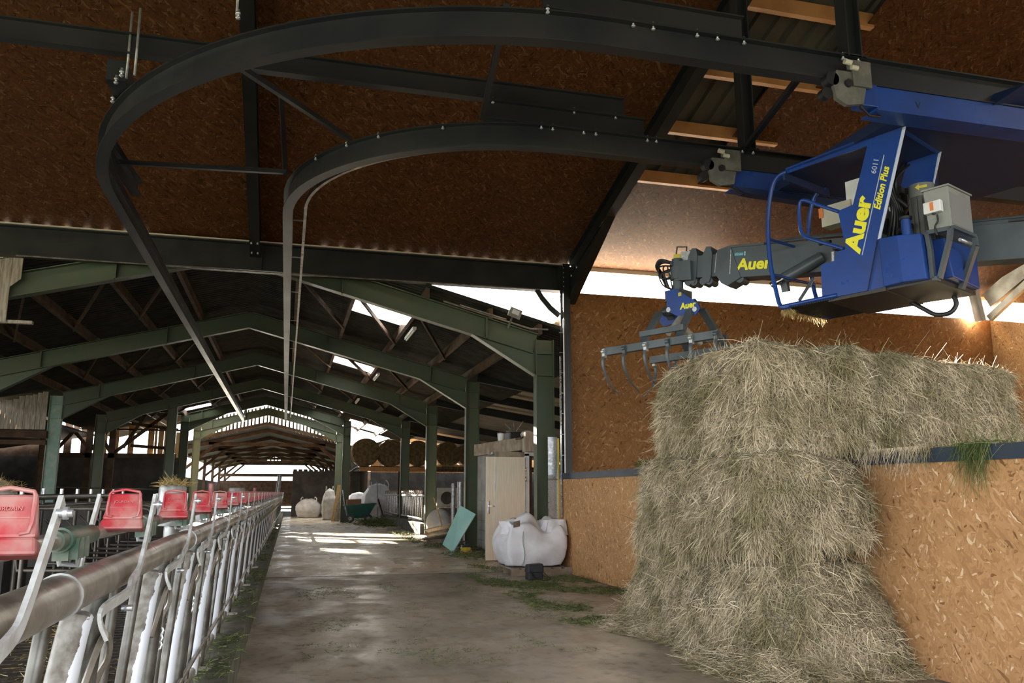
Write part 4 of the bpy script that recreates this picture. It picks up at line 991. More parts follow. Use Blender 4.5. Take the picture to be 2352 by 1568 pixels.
mb = MB(); mb.bar(L3(.90,.01,-.003), L3(1.03,.44,-.003), .004,.006, up=CV); mb.build('panel_seam', BLACK, cab)
# far side panel
plate('side_panel', [(.85,.55),(.88,1.16),(.97,1.38),(1.28,1.45),(1.17,1.05),(1.02,.5)], WD, .02, BLUE)
mb = MB(); mb.bar(L3(1.285,1.45,WD+.01), L3(1.16,1.06,WD+.01), .045,.01, up=CV); mb.build('edge_trim', MATS['bare_edge'], crane)
# roof
mb = MB(); mb.hexa([L3(.15,1.35,.0),L3(1.30,1.39,.0),L3(1.22,1.39,WD),L3(.10,1.35,WD),L3(.15,1.37,.0),L3(1.30,1.41,.0),L3(1.22,1.41,WD),L3(.10,1.37,WD)]); mb.build('roof', mat('dark_blue_paint',(.008,.02,.07),.5), crane)  # shaded copy of the crane's blue, the darkness is in the colour
mb = MB(); mb.bar(L3(1.31,1.385,.02), L3(1.26,1.395,WD), .03,.035); mb.build('roof_edge', BLUE, crane)
# labels inside the roof edge
for w0,w1,mm in ((.10,.24,YELD),(.30,.36,BEIGE),(.42,.58,YELD)):
    mb = MB(); mb.hexa([L3(.13,1.29,w0),L3(.13,1.29,w1),L3(.14,1.29,w1),L3(.14,1.29,w0),L3(.10,1.345,w0),L3(.10,1.345,w1),L3(.11,1.345,w1),L3(.11,1.345,w0)]); mb.build('warning_label', mm, crane)
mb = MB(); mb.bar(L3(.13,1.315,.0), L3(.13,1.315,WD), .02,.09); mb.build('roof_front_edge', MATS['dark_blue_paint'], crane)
# bowed front tubes
def bow(w): return [L3(.16,1.35,w),L3(.06,1.33,w),L3(-.015,1.24,w),L3(-.07,1.03,w),L3(-.095,.75,w),L3(-.085,.45,w),L3(-.045,.2,w),L3(0,.02,w),L3(.1,.0,w)]
for w in (.01, .72):
    mb = MB(); mb.tube(smooth(bow(w)), .0215, 14); mb.build('front_tube', BLUE, crane)
for h, r in ((.72,-.093),(.355,-.075)):
    mb = MB(); mb.tube([L3(r,h,.01),L3(r+.02,h,.72)], .014, 12); mb.build('cross_tube', BLUE, crane)
mb = MB(); mb.tube([L3(0,.01,.01),L3(.0,.01,WD),L3(.5,.01,WD)], .02, 12); mb.tube([L3(0,.01,.01),L3(.6,.015,.01)], .022, 12); mb.build('floor_tube', BLUE, crane)
# hand rail
mb = MB(); mb.tube(smooth([L3(.68,.79,-.005),L3(.5,.90,-.005),L3(.36,.99,-.005),L3(.30,1.0,-.005),L3(.275,.93,-.005),L3(.275,.75,-.005),L3(.31,.65,-.005),L3(.42,.58,-.005),L3(.70,.43,-.005)]), .017, 12); mb.build('hand_rail', BLUE, crane)
# mesh floor and underside
mb = MB()
for i in range(22):
    q = .02+i*.024; mb.bar(L3(q,-.01,.0), L3(q,-.01,WD), .006,.01)
for i in range(32):
    q = .01+i*.025; mb.bar(L3(.01,-.01,q), L3(.55,-.01,q), .006,.01)
mb.build('floor_grating', BLACK, crane)
mb = MB(); mb.hexa([L3(.5,-.03,.02),L3(1.05,-.03,.02),L3(1.0,-.03,WD),L3(.45,-.03,WD),L3(.5,.01,.02),L3(1.05,.01,.02),L3(1.0,.01,WD),L3(.45,.01,WD)])
mb.hexa([L3(1.04,-.02,.04),L3(1.46,-.02,.05),L3(1.44,-.02,WD+.06),L3(1.0,-.02,WD),L3(1.04,.02,.04),L3(1.46,.02,.05),L3(1.44,.02,WD+.06),L3(1.0,.02,WD)])
mb.build('underside', mat('oily_underside',(.035,.03,.027),.5), crane)
# lower blue box of the machine part
mb = MB(); mb.hexa([L3(1.05,.0,-.02),L3(1.24,.0,-.05),L3(1.20,.0,.35),L3(1.05,.0,.35),L3(1.04,.44,-.02),L3(1.22,.42,-.05),L3(1.2,.42,.35),L3(1.04,.44,.35)])
mb.hexa([L3(1.24,.0,-.05),L3(1.42,.0,-.01),L3(1.42,.0,.35),L3(1.20,.0,.35),L3(1.22,.42,-.05),L3(1.40,.40,-.01),L3(1.40,.4,.35),L3(1.2,.42,.35)])
mb.build('machine_box', BLUE, crane, bevel=.008)
mb = MB(); mb.hexa([L3(1.40,.02,.20),L3(1.55,.02,.20),L3(1.5,.02,.82),L3(1.0,.02,.82),L3(1.40,.38,.20),L3(1.50,.38,.20),L3(1.5,.38,.82),L3(1.0,.38,.82)]); mb.build('machine_box', BLUE, crane, bevel=.01)
# filler pipe, motor, cabinet
mb = MB(); mb.cyl(L3(1.27,.40,.03),L3(1.27,.56,.03),.04,14); mb.build('filler_pipe', BLUE, crane)
mb = MB(); mb.cyl(L3(1.27,.56,.03),L3(1.27,.585,.03),.052,14); mb.build('filler_cap', BLACK, crane)
MW = .34
def crp(x, y): return (1740+x*.3125, 260+y*.3125)
mtop = onplane(*crp(1200,535), L3(0,0,MW), CV); mmid = onplane(*crp(1205,622), L3(0,0,MW), CV); mr_ = .0
mrr = (onplane(*crp(1310,535), L3(0,0,MW), CV)-mtop).length*.80
mb = MB(); mb.cyl(V(mtop.x,mtop.y,CA.z+.40),V(mtop.x,mtop.y,mmid.z),mrr*.92,28); mo_ = mb.build('motor', mat('motor_grey',(.09,.095,.09),.45), crane)
mb = MB(); mb.cyl(V(mtop.x,mtop.y,mmid.z-.01),V(mtop.x,mtop.y,mtop.z),mrr,28); cap = mb.build('motor_cover', mat('motor_cover_grey',(.15,.16,.15),.4), mo_)
mb = MB()
for i in range(16):
    a = 6.283*i/16; mb.obox(V(mtop.x+mrr*.93*math.cos(a),mtop.y+mrr*.93*math.sin(a),(CA.z+.4+mmid.z)/2),(math.cos(a),math.sin(a),0),(-math.sin(a),math.cos(a),0),CZ,.012,.004,(mmid.z-CA.z-.42)/2)
mb.build('cooling_fins', MATS['motor_grey'], mo_)
mc_ = V(mtop.x,mtop.y,(mtop.z+mmid.z)/2+.01)
nrm = (CP-mc_); nrm.z = 0; nrm.normalize(); sdv = CZ.cross(nrm).normalized()
pa = mc_+nrm*(mrr+.002) - sdv*.02
mb = MB(); tb = [(0,0),(.035,.03),(.035,.012),(.10,.016),(.10,-.008),(.035,-.010),(.035,-.03)]
mb.prism([pa + sdv*(a-.03) + CZ*b for a,b in tb], nrm*.004); mb.build('arrow_mark', YELD, cap)
# dark engine mass behind the panel
rr = random.Random(5)
mb = MB()
for i in range(26):
    r_,h_,w_ = rr.uniform(.92,1.10),rr.uniform(.45,1.0),rr.uniform(.2,.6)
    if i % 2: mb.cyl(L3(r_,h_,w_),L3(r_+rr.uniform(-.15,.15),h_+rr.uniform(-.15,.15),w_+rr.uniform(-.15,.15)),rr.uniform(.015,.045),10)
    else: mb.obox(L3(r_,h_,w_),CF,CV,CZ,rr.uniform(.02,.07),rr.uniform(.02,.08),rr.uniform(.02,.09))
mb.build('pump_assembly', mat('oily_black',(.02,.02,.02),.5), crane)
mb = MB()
for i in range(6): mb.tube(smooth([L3(.95+.03*i,1.25,.3+.05*i),L3(.98+.03*i,1.0,.2),L3(1.1,.75,.15+.04*i),L3(1.02+.04*i,.5,.2)]),.014,8)
mb.build('hydraulic_hose', BLACK, crane)
# grey cabinet: near face parallel to the side panel, end face across it
def crp(x, y): return (1740+x*.3125, 260+y*.3125)
def NP(x, y, w): return onplane(*crp(x,y), L3(0,0,w), CV)         # point of the photo's cabin on the plane at width w
WC = .06
K = NP(1395,530,WC); k0 = NP(1215,585,WC); kb = NP(1420,830,WC); k0b = NP(1250,865,WC)
ke = onplane(*crp(1562,625), K, CF); lenv = (ke-K).dot(CV); fr_ = (k0-K).dot(CF)
TOPZ, BOTZ = K.z, kb.z; Q = V(K.x,K.y,0)
def KP(f, v, z): return Q + CF*f + CV*v + CZ*z
mb = MB(); mb.hexa([KP(0,0,BOTZ),KP(fr_*.9,0,BOTZ),KP(fr_*.9,lenv,BOTZ),KP(0,lenv,BOTZ),KP(0,0,TOPZ),KP(fr_,0,TOPZ),KP(fr_,lenv,TOPZ),KP(0,lenv,TOPZ)]); cabn = mb.build('switch_cabinet', CABGREY, crane, bevel=.005)
mb = MB(); mb.hexa([KP(-.012,-.012,TOPZ),KP(fr_+.012,-.012,TOPZ),KP(fr_+.012,lenv+.01,TOPZ),KP(-.012,lenv+.01,TOPZ),KP(-.012,-.012,TOPZ+.014),KP(fr_+.012,-.012,TOPZ+.014),KP(fr_+.012,lenv+.01,TOPZ+.014),KP(-.012,lenv+.01,TOPZ+.014)]); mb.build('cabinet_lid', CABGREY, cabn)
mb = MB(); hz = (TOPZ-BOTZ); mb.hexa([KP(-.004,.02,BOTZ+.03),KP(.0,.02,BOTZ+.03),KP(0,lenv-.02,BOTZ+.03),KP(-.004,lenv-.02,BOTZ+.03),KP(-.004,.02,TOPZ-.05),KP(0,.02,TOPZ-.05),KP(0,lenv-.02,TOPZ-.05),KP(-.004,lenv-.02,TOPZ-.05)]); mb.build('cabinet_door', mat('cabinet_door',(.24,.245,.235),.45), cabn)
sc_ = NP(1303,698,WC)
mb = MB(); mb.obox(sc_-CV*.03,CF,CV,CZ,.072,.028,.05); sw = mb.build('isolator_switch', WHITE, cabn, bevel=.006)
mb = MB(); mb.obox(sc_-CV*.06+CZ*.003,CF,CV,CZ,.014,.003,.036); mb.build('warning_label', ORANGE, sw)
mb = MB(); mb.tube(smooth([NP(1320,745,WC-.03),NP(1325,790,WC-.03),NP(1305,830,WC-.03),NP(1310,870,WC-.03),NP(1320,895,WC-.02)]),.008,8); mb.tube([NP(1295,745,WC-.03),NP(1295,735,WC-.03)],.014,8); mb.build('cable', BLACK, sw)
# bracket frames carrying the cabinet
for w, loop in ((WC, [(1245,880),(1420,845),(1410,935),(1340,1215),(1290,1215),(1270,1000)]),):
    mb = MB(); P_ = [NP(x,y,w) for x,y in loop]
    for p,q in zip(P_, P_[1:]+P_[:1]): mb.bar(p, q, .035,.042, up=CV)
    mb.build('cabinet_bracket', BOOMG, crane)
e1,e2,e3 = [onplane(*crp(*q), KP(0,lenv,0), CV) for q in ((1595,905),(1605,975),(1500,1290))]
mb = MB(); mb.bar(e1,e2,.035,.045,up=CV); mb.bar(e2,e3,.035,.06,up=CV); mb.bar(KP(-.01,0,BOTZ-.01),KP(-.01,lenv,BOTZ-.01),.03,.03); mb.build('cabinet_bracket', BOOMG, crane)
mb = MB(); mb.tube([e2-CV*.1, e2-CV*.3],.016,8); mb.build('fitting', GALV_B, crane)
# beige control boxes inside
mb = MB(); mb.obox(NP(575,735,.42)+CV*.08,CF,CV,CZ,.16,.08,.105); bx = mb.build('control_box', BEIGE, crane, bevel=.004)
mb = MB(); mb.obox(NP(465,735,.41),CF,CV,CZ,.022,.003,.05); mb.build('warning_label', ORANGE, bx)
mb = MB(); mb.obox(NP(735,590,.5),CF,CV,CZ,.09,.06,.13); mb.build('control_box', WHITE, crane, bevel=.004)
mb = MB(); mb.tube([L3(.42,.52,.3),L3(.40,.15,.3)],.022,10); mb.build('control_column', GALV_B, crane)
mb = MB(); mb.obox(L3(.40,.60,.2),CF,CV,CZ,.06,.02,.012); mb.obox(L3(.45,.55,.35),CF,CV,CZ,.03,.06,.01); mb.build('control_lever', BLACK, crane)
mb = MB(); mb.obox(L3(.62,.25,.4),CF,CV,CZ,.14,.16,.03); mb.obox(L3(.74,.45,.4),CF,CV,CZ,.025,.16,.2); mb.build('driver_seat', BLACK, crane, bevel=.015)
mb = MB(); mb.tube(smooth([L3(1.30,-.02,.75),L3(1.31,-.10,.75),L3(1.26,-.17,.72),L3(1.15,-.17,.7),L3(1.05,-.10,.68),L3(.95,-.02,.66)]),.022,10); mb.build('hose_loop', BLACK, crane)
# lettering on the side panel
nv = CV*-1; up1 = (L3(1.15,1.19)-L3(.87,.33)).normalized()
ey1 = (-up1.cross(nv)).normalized(); 
if ey1.dot(CF) < 0: ey1 = -ey1
text('lettering','Auer', YEL, L3(.845,.36,-.001), up1, ey1, .215, cab, ext=.003, bold=.045, shear=.1, sx=1.12)
text('lettering','Edition Plus', YEL, L3(1.065,.70,-.001), up1, ey1, .088, cab, ext=.003, bold=.03, shear=.3, sx=.92)
text('lettering','6011', SILV, L3(1.055,1.04,-.001), up1, ey1, .07, cab, ext=.002, bold=.0, shear=.1, sx=1.0)
mb = MB(); mb.bar(L3(.872,.33,-.003), L3(1.148,1.19,-.003), .004,.012, up=CV); mb.build('silver_stripe', SILV, cab)
# dangling chaff under the mesh floor
P = np.array([L3(*( (rr.random()*.02,-.02,rr.random()*.8) if i%2 else (rr.random()*.1,-.02,rr.random()*.15))) for i in range(500)])
Dv = rs.normal(size=(500,3))*.4; Dv[:,2] = -1; vt, fc = blades(P, Dv, rs.uniform(.01,.06,500), np.full(500,.0015), rs, .2)
o = np_mesh('chaff', vt-np.array(crane.location), fc, STRAWY, crane); o['kind'] = 'stuff'
# mast from cabin to trolley
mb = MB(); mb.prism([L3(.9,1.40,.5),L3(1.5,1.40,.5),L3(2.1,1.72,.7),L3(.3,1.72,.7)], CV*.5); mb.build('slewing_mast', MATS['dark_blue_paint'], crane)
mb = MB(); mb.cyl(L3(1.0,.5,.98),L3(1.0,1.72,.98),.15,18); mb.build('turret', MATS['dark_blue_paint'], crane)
# lifting eyes
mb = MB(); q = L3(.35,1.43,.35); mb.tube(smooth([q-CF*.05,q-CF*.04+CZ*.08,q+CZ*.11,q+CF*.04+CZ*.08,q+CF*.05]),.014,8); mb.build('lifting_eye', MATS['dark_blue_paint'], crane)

# trolley beams and wheel blocks
def trolley_beam(y, x0, x1, z0, z1, lab_v):
    mb = MB(); mb.box(x0,y-.05,z0,x1,y+.05,z1); t = mb.build('trolley_beam', BLUE, crane, bevel=.006)
    mb = MB(); mb.box(x0-.02,y-.09,z0-.004,x1,y+.12,z0+.01); mb.build('beam_flange', BLUE, t)
    return t
t1 = trolley_beam(5.45, 4.62, 9.5, 4.53, 4.76, True)
text('hand_mark','V', BLACK, (5.02,5.398,4.61), (1,0,0),(0,0,1), .09, t1, ext=.001, bold=0)
mb = MB(); mb.box(4.45,5.38,4.56,4.63,5.5,4.76); mb.build('end_block', BLUE, t1, bevel=.006)
t2 = trolley_beam(7.38, 4.42, 6.6, 4.55, 4.76, False)
for (x,y,tt) in ((4.35,5.36,t1),(4.25,7.26,t2)):
    mb = MB(); mb.box(x+.02,y-.02,4.70,x+.20,y,4.93); mb.box(x-.02,y-.015,4.84,x+.2,y,4.93); 
    mb.prism([(x-.14,y,4.58),(x-.04,y,4.53),(x+.12,y,4.56),(x+.16,y,4.72),(x+.05,y,4.83),(x-.12,y,4.83),(x-.16,y,4.72)],(0,.04,0)); w_ = mb.build('wheel_plate', mat('dusty_cast_grey',(.10,.10,.085),.6,col2=(.15,.14,.12),cscale=9), tt)
    mb = MB(); mb.cyl((x-.02,y-.02,4.72),(x-.02,y,4.72),.035,14); mb.cyl((x-.2,y+.03,4.63),(x-.2,y+.1,4.63),.05,14); mb.cyl((x-.16,y+.0,4.75),(x-.16,y+.08,4.75),.06,14); mb.build('roller', BLACK, w_)
    mb = MB(); mb.cyl((x-.06,y-.03,4.90),(x+.0,y-.03,4.89),.024,12); mb.cyl((x+.0,y-.03,4.855),(x+.06,y-.03,4.85),.022,12); mb.build('guide_roller', BEIGE, w_)
    mb = MB(); mb.tube([Vector((x+.08,y,4.53)),Vector((x+.2,y+.05,4.49)),Vector((x+.35,y+.1,4.52))],.012,8); mb.build('cable', BLACK, w_)
# cross frame between the two trolley beams (dark from below)
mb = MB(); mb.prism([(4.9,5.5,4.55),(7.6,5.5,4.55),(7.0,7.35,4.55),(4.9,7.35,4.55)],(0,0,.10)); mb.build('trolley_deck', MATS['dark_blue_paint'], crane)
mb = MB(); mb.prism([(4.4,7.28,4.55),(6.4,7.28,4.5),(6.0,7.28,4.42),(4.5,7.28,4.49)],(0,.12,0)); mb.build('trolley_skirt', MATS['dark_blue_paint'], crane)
# ---------------- boom
B0 = deep(2352,557,7.3); B1 = deep(1700,607,8.9); BD = (B1-B0).normalized(); BS = BD.cross(CZ).normalized(); BU = BS.cross(BD).normalized()
# BS points to the right/away side; near side is -BS when it faces the camera
if BS.dot(CP-B0) > 0: NS = BS
else: NS = -BS
def BP(s, u, n=0.0): return B1 + BD*s + BU*u + NS*n    # s along towards the grab from B1
def bbox(mb, s0, s1, h0, h1, u0=0.0, half=.11):
    return mb.hexa([BP(s0,u0-h0/2,-half),BP(s0,u0-h0/2,half),BP(s1,u0-h1/2,half),BP(s1,u0-h1/2,-half),BP(s0,u0+h0/2,-half),BP(s0,u0+h0/2,half),BP(s1,u0+h1/2,half),BP(s1,u0+h1/2,-half)])
mb = MB(); bbox(mb,-4.2,.06,.335,.335); boom = mb.build('boom', BOOMG, crane, bevel=.006)
mb = MB(); mb.prism([BP(.06,.165,-.118),BP(-.3,.165,-.118),BP(-.3,.19,-.118),BP(.08,.19,-.118),BP(.22,.15,-.118),BP(.24,-.10,-.118),BP(.16,-.22,-.118),BP(.08,-.25,-.118),BP(-.06,-.17,-.118)], NS*.236); mb.build('boom_collar', BOOMG, boom, bevel=.004)
mb = MB(); mb.box(0,0,0,0,0,0) if False else mb.bar(BP(.062,.14,.119),BP(.062,-.13,.119),.008,.003,up=NS); mb.bar(BP(.225,.12,.119),BP(.235,-.10,.119),.006,.003,up=NS); mb.build('bright_seam', GALV_B, boom)
mb = MB(); bbox(mb,.20,.46,.25,.25,-.01,.09); mb.build('boom_stage', BOOMG, boom, bevel=.004)
for s0 in (.28,.46):
    mb = MB(); k_ = .115 if s0 < .3 else .10
    mb.prism([BP(s0,.12,-k_),BP(s0+.02,.20,-k_),BP(s0+.07,.20,-k_),BP(s0+.11,.11,-k_),BP(s0+.11,-.12,-k_),BP(s0+.07,-.20,-k_),BP(s0+.02,-.20,-k_),BP(s0,-.12,-k_)], NS*2*k_); mb.build('boom_collar', BOOMG, boom)
for s0 in (-.04,.12,.31,.38,.49,.56):
    mb = MB(); mb.cyl(BP(s0,-.18,-.08),BP(s0,-.18,.09),.042,14); mb.build('slide_roller', BOOMG, boom)
mb = MB(); bbox(mb,.50,.80,.19,.15,-.01,.08); mb.build('boom_nose', BOOMG, boom, bevel=.004)
mb = MB(); mb.obox(BP(.62,.13),BD,NS,BU,.06,.06,.055); vb = mb.build('valve_block', GALV_B, boom)
mb = MB(); mb.obox(BP(.72,.12,.03),BD,NS,BU,.04,.05,.035); mb.build('label_plate', YELD, boom)
mb = MB(); mb.tube([BP(.52,.1),BP(.52,.20),BP(.60,.205),BP(.60,.1)],.010,8); mb.tube([BP(.64,.1),BP(.64,.25),BP(.76,.26),BP(.77,.1)],.010,8); mb.build('hose_guard', BLACK, boom)
mb = MB()
for i in range(4):
    q = .02*i-.03
    mb.tube(smooth([BP(.66,.07,q),BP(.80,.08,q),BP(.95,.11+q*.3,q),BP(1.0,.04,q),BP(.92,-.08,q*1.5),BP(.86,-.2,q)]),.017-.002*i,8)
mb.build('hydraulic_hose', BLACK, boom)
mb = MB(); mb.tube(smooth([BP(-.3,.19,.09),BP(-1.0,.20,.09),BP(-2.4,.215,.09),BP(-4,.22,.09)]),.012,6); mb.tube([BP(-.2,.18,.06),BP(-.6,.21,.06),BP(-4,.2,.06)],.02,6); mb.build('hydraulic_pipe', BOOMG, boom)
mb = MB(); mb.obox(BP(-2.35,.20,.0),BD,NS,BU,.16,.08,.03); mb.build('boom_cover', BOOMG, boom)
# lift cylinder beside the boom
mb = MB(); mb.cyl(deep(1888,590,8.25), deep(1800,640,8.35), .06, 16); mb.build('lift_cylinder', BOOMG, boom)
mb = MB(); mb.cyl(deep(1812,632,8.34), deep(1770,655,8.38), .03, 12); mb.build('cylinder_rod', PCEDGE, boom)
mb = MB(); mb.bar(deep(1868,640,8.3), deep(1836,690,8.3), .05,.03); mb.bar(deep(1800,640,8.4), deep(1806,670,8.4), .07,.05); mb.build('link_arm', BOOMG, boom)
wl = B1 + BD*-.18 + NS*.111
bx_ = (-BD if (-BD).dot(RT) > 0 else BD)
text('lettering','Auer', YEL, onplane(1692,620,BP(0,0,.114),NS), bx_, BU, .17, boom, ext=.002, bold=.035, shear=.12, sx=1.05)
mb = MB(); mb.obox(BP(-.03,.085,.113),BD,NS,BU,.05,.002,.018); mb.build('label_plate', mat('teal_label',(.03,.25,.32),.5), boom)
text('lettering','STMAX', mat('pale_lettering',(.5,.7,.75),.5), BP(.016,.073,.1155), bx_, BU, .028, boom, ext=.0008, bold=0)
mb = MB(); mb.obox(BP(-.095,.088,.113),BD,NS,BU,.005,.002,.022); mb.build('label_stripe', MATS['pale_lettering'], boom)
# ---------------- rotator and grab
RH = deep(1556,615,9.25)
mb = MB(); mb.cyl(RH+CZ*.10, RH-CZ*.0, .06,16); mb.cyl(RH-CZ*.0, RH-CZ*.14,.085,18); mb.obox(RH-CZ*.05+BD*-.09,BD,NS,CZ,.10,.07,.11); mb.cyl(RH-CZ*.14,RH-CZ*.26,.06,16); rot = mb.build('rotator', BOOMG, crane)
mb = MB(); mb.tube(smooth([RH-RT*.06-CZ*.02,RH-RT*.17-CZ*.06,RH-RT*.18-CZ*.12,RH-RT*.05-CZ*.12]),.016,8); mb.build('hose_guard', BLACK, rot)
mb = MB()
for q in (-.05,0,.05): mb.tube(smooth([RH+RT*q*.5+CZ*.02-RT*.08,RH-RT*(.16+q)+CZ*.0,RH-RT*(.12+q)-CZ*.2,RH-RT*.02-CZ*.3+RT*q,RH-CZ*.45+RT*q]),.009,6)
mb.build('hydraulic_hose', BLACK, rot)
ga = R(-28); G1 = Vector((math.sin(ga),math.cos(ga),0)); G2 = Vector((math.cos(ga),-math.sin(ga),0))
GN = deep(1520,788,8.85); GC = GN+G2*.43
gtop = RH.z-.28-GC.z                     # height of the head above the tine beams
def GP(a, b, h): return GC + G1*a + G2*b + CZ*h
grab = thing('bale_grab', GP(0,0,gtop), 'grey hay grab with curved tines hanging from the crane boom behind the top bale', 'grab')
HX = GP(0,0,0); off = (RH-HX); off.z = 0
def GH(a, b, h): return GC + off + G1*a + G2*b + CZ*h    # head frame, under the rotator
# blue side plates of the head
for b, s in ((-.13,-1),(.13,1)):
    mb = MB(); k = -s; mb.prism([GH(k*-.06,b,gtop),GH(k*.07,b,gtop),GH(k*.34,b,gtop-.20),GH(k*.37,b,gtop-.27),GH(k*.31,b,gtop-.33),GH(k*.06,b,gtop-.30),GH(k*-.06,b,gtop-.22)] if False else [GH(s*.06,b,gtop),GH(s*-.0+s*.07*1,b,gtop),GH(s*.34,b,gtop-.20),GH(s*.37,b,gtop-.27),GH(s*.31,b,gtop-.33),GH(s*.06,b,gtop-.30),GH(s*-.06,b,gtop-.22),GH(s*-.06,b,gtop)], G2*.014*s)
    hp = mb.build('head_plate', BLUE, grab)
    if s < 0:
        text('lettering','Auer', YEL, GH(-.12,b-.016,gtop-.24), -G1, CZ, .095, hp, ext=.001, bold=.035, shear=.1)
        mb = MB(); mb.obox(GH(-.12,b-.016,gtop-.07),G1,G2,CZ,.02,.002,.02); mb.build('warning_label', YELD, hp)
        mb = MB()
        for p in ((-.31,-.27),(.03,-.22)): mb.cyl(GH(p[0],b-.03,gtop+p[1]),GH(p[0],b,gtop+p[1]),.028,12)
        mb.build('pin', GALV_B, hp)
mb = MB(); mb.obox(GH(0,0,gtop-.05),G1,G2,CZ,.10,.12,.06); mb.cyl(GH(-.22,0,gtop-.16),GH(.2,0,gtop-.2),.05,14); mb.build('head_block', BOOMG, grab)
# arms and tine beams: one half swings out on each side
for s in (-1, 1):
    top = .10*s
    arm = MB()
    for a in (-.26,.22):
        arm.bar(GH(a*.9,top,gtop-.22), GP(a+.03,s*.43,.04), .035,.085, up=G1)
    arm.bar(GP(-.28,s*.41,.14), GP(.30,s*.41,.14), .04,.06)
    ar = arm.build('grab_arm', BOOMG, grab)
    mb = MB(); mb.bar(GP(-.72,s*.43,0), GP(.80,s*.43,0), .07,.085); tbm = mb.build('tine_beam', BOOMG, grab, bevel=.004)
    for i in range(6):
        a = -.70+i*.296
        pts = smooth([GP(a,s*.45,-.02),GP(a,s*.49,-.10),GP(a,s*.47,-.22),GP(a,s*.38,-.36),GP(a,s*.22,-.47)])
        mb = MB(); mb.sweep([(-.012,-.02),(.012,-.02),(.012,.02),(-.012,.02)], pts, up=G1, scale=[1-.7*k/(len(pts)-1) for k in range(len(pts))]); tn = mb.build('tine', BOOMG, grab)
        mb = MB(); mb.cyl(GP(a-.02,s*.43+s*.05,.0),GP(a+.02,s*.43+s*.05,.0),.024,10); mb.obox(GP(a,s*.465,-.02),G1,G2,CZ,.02,.02,.05); mb.build('tine_socket', GALV if i%2 else BOOMG, tn)
mb = MB(); mb.cyl(GH(-.1,-.10,gtop-.3),GP(-.05,-.38,.10),.03,12); mb.build('grab_cylinder', GALV, grab); mb = MB(); mb.cyl(GH(.1,.10,gtop-.3),GP(.05,.38,.10),.03,12); mb.build('grab_cylinder', GALV, grab)
# ================================================================== THINGS ALONG THE RIGHT OF THE ALLEY
# door leaf and frame
o = thing('open_door', (4.46,16.9,0), 'pale oak door leaf standing open beside the first green column', 'door')
m = MB(); m.box(4.02,16.88,.03,4.86,16.92,2.13); leaf = m.build('door_leaf', DOORM, o, bevel=.002)
m = MB(); m.box(4.205,16.874,.03,4.220,16.882,2.13); m.build('white_inlay', WHITE, leaf)
m = MB(); m.box(4.06,16.868,.96,4.095,16.882,1.22); hd_ = m.build('door_handle', PCEDGE, leaf, bevel=.004)
m = MB(); m.tube([(4.078,16.87,1.12),(4.078,16.82,1.12),(4.10,16.81,1.12),(4.19,16.81,1.115)],.010,8); m.build('lever', PCEDGE, hd_)
m = MB()
for z in (.35,1.62,1.82,.9): m.cyl((4.875,16.87,z),(4.875,16.87,z+.10),.012,8)
m.build('hinge', PCEDGE, o)
o = thing('door_frame', (5.0,17,0), 'white door frame beyond the open oak door', 'door frame')
m = MB(); m.box(4.89,16.93,0,4.97,17.02,2.20); m.build('jamb', WHITE, o)
m = MB(); m.box(4.89,16.93,2.16,5.6,17.02,2.24); m.build('head', WHITE, o)
m = MB(); m.box(4.97,17.0,0,5.05,17.1,2.16); m.build('jamb', WOOD_D, o)
m = MB(); m.box(4.75,18.0,0,4.95,19.0,.0+2.2); 
# block wall behind the panel
m = MB()
for r_ in range(5):
    for c_ in range(2):
        x0 = 4.55+c_*.0; m.box(4.70,19.1+c_*.8,.02+r_*.235,4.9,19.88+c_*.8,.02+r_*.235+.225)
tag(m.build('block_wall', BLOCK), 'low grey block wall between the green panel and the open door', 'wall')
m = MB(); m.box(4.75,19.0,0,4.95,20.9,2.3); tag(m.build('room_wall', BLOCK), 'rendered grey wall of the small room behind the door', 'wall')
# timber deck over the small room
o = thing('timber_deck', (5,18.5,2.3), 'heavy rough timber beams above the open door', 'timber beam')
m = MB(); m.bar(at(1095,1034,Y=19.6),at(1224,1016,Y=16.4),.14,.27); m.build('beam', PALLET, o)
m = MB(); m.box(4.72,16.35,2.22,5.3,16.6,2.62); m.build('beam', WOOD_W, o)
m = MB(); m.box(4.35,17.3,2.14,5.3,17.5,2.26); m.build('bearer', PALLET, o)
m = MB(); m.box(4.72,16.5,2.50,7.5,19.6,2.54); m.build('deck', WOOD_D, o)
m = MB(); m.obox((4.6,18.6,2.28),(1,0,0),(0,1,0),(0,0,1),.08,.25,.025); m.build('joist_hanger', GALV_D, o)
# clutter on the deck
o = thing('white_bucket', (4.78,18.6,2.54), 'small white bucket on the timber deck above the door', 'bucket')
m = MB(); m.sweep([(.085*math.cos(t),.085*math.sin(t)) for t in np.linspace(0,2*math.pi,15)[:-1]], [(4.78,18.6,2.54),(4.78,18.6,2.68),(4.78,18.6,2.74)], smooth=True, scale=[.85,1,1.03]); m.build('pail', WHITE, o)
m = MB(); m.cyl((4.78,18.6,2.74),(4.78,18.6,2.77),.09,16); m.build('lid', BLACK, o)
o = thing('black_machine', (5.0,18.0,2.54), 'black brush machine with thin arms lying on the timber deck', 'machine')
m = MB(); m.box(4.75,17.7,2.54,5.15,18.2,2.72); m.build('housing', BLACK, o, bevel=.02)
m = MB()
for i in range(9): m.cyl((4.95,18.0,2.70),(4.95+rr.uniform(-.3,.3),18+rr.uniform(-.2,.2),2.70+rr.uniform(.05,.28)),.012,6)
m.build('arm', GALV_D, o)
m = MB(); m.ball((5.0,17.2,2.63),.14,.2,.09); tag(m.build('grey_sack', BAGG), 'small grey sack beside the black machine on the deck', 'sack')
m = MB(); m.box(5.15,16.9,2.54,5.22,17.0,2.64); tag(m.build('red_can', REDP), 'tiny red can at the right end of the timber deck', 'can')
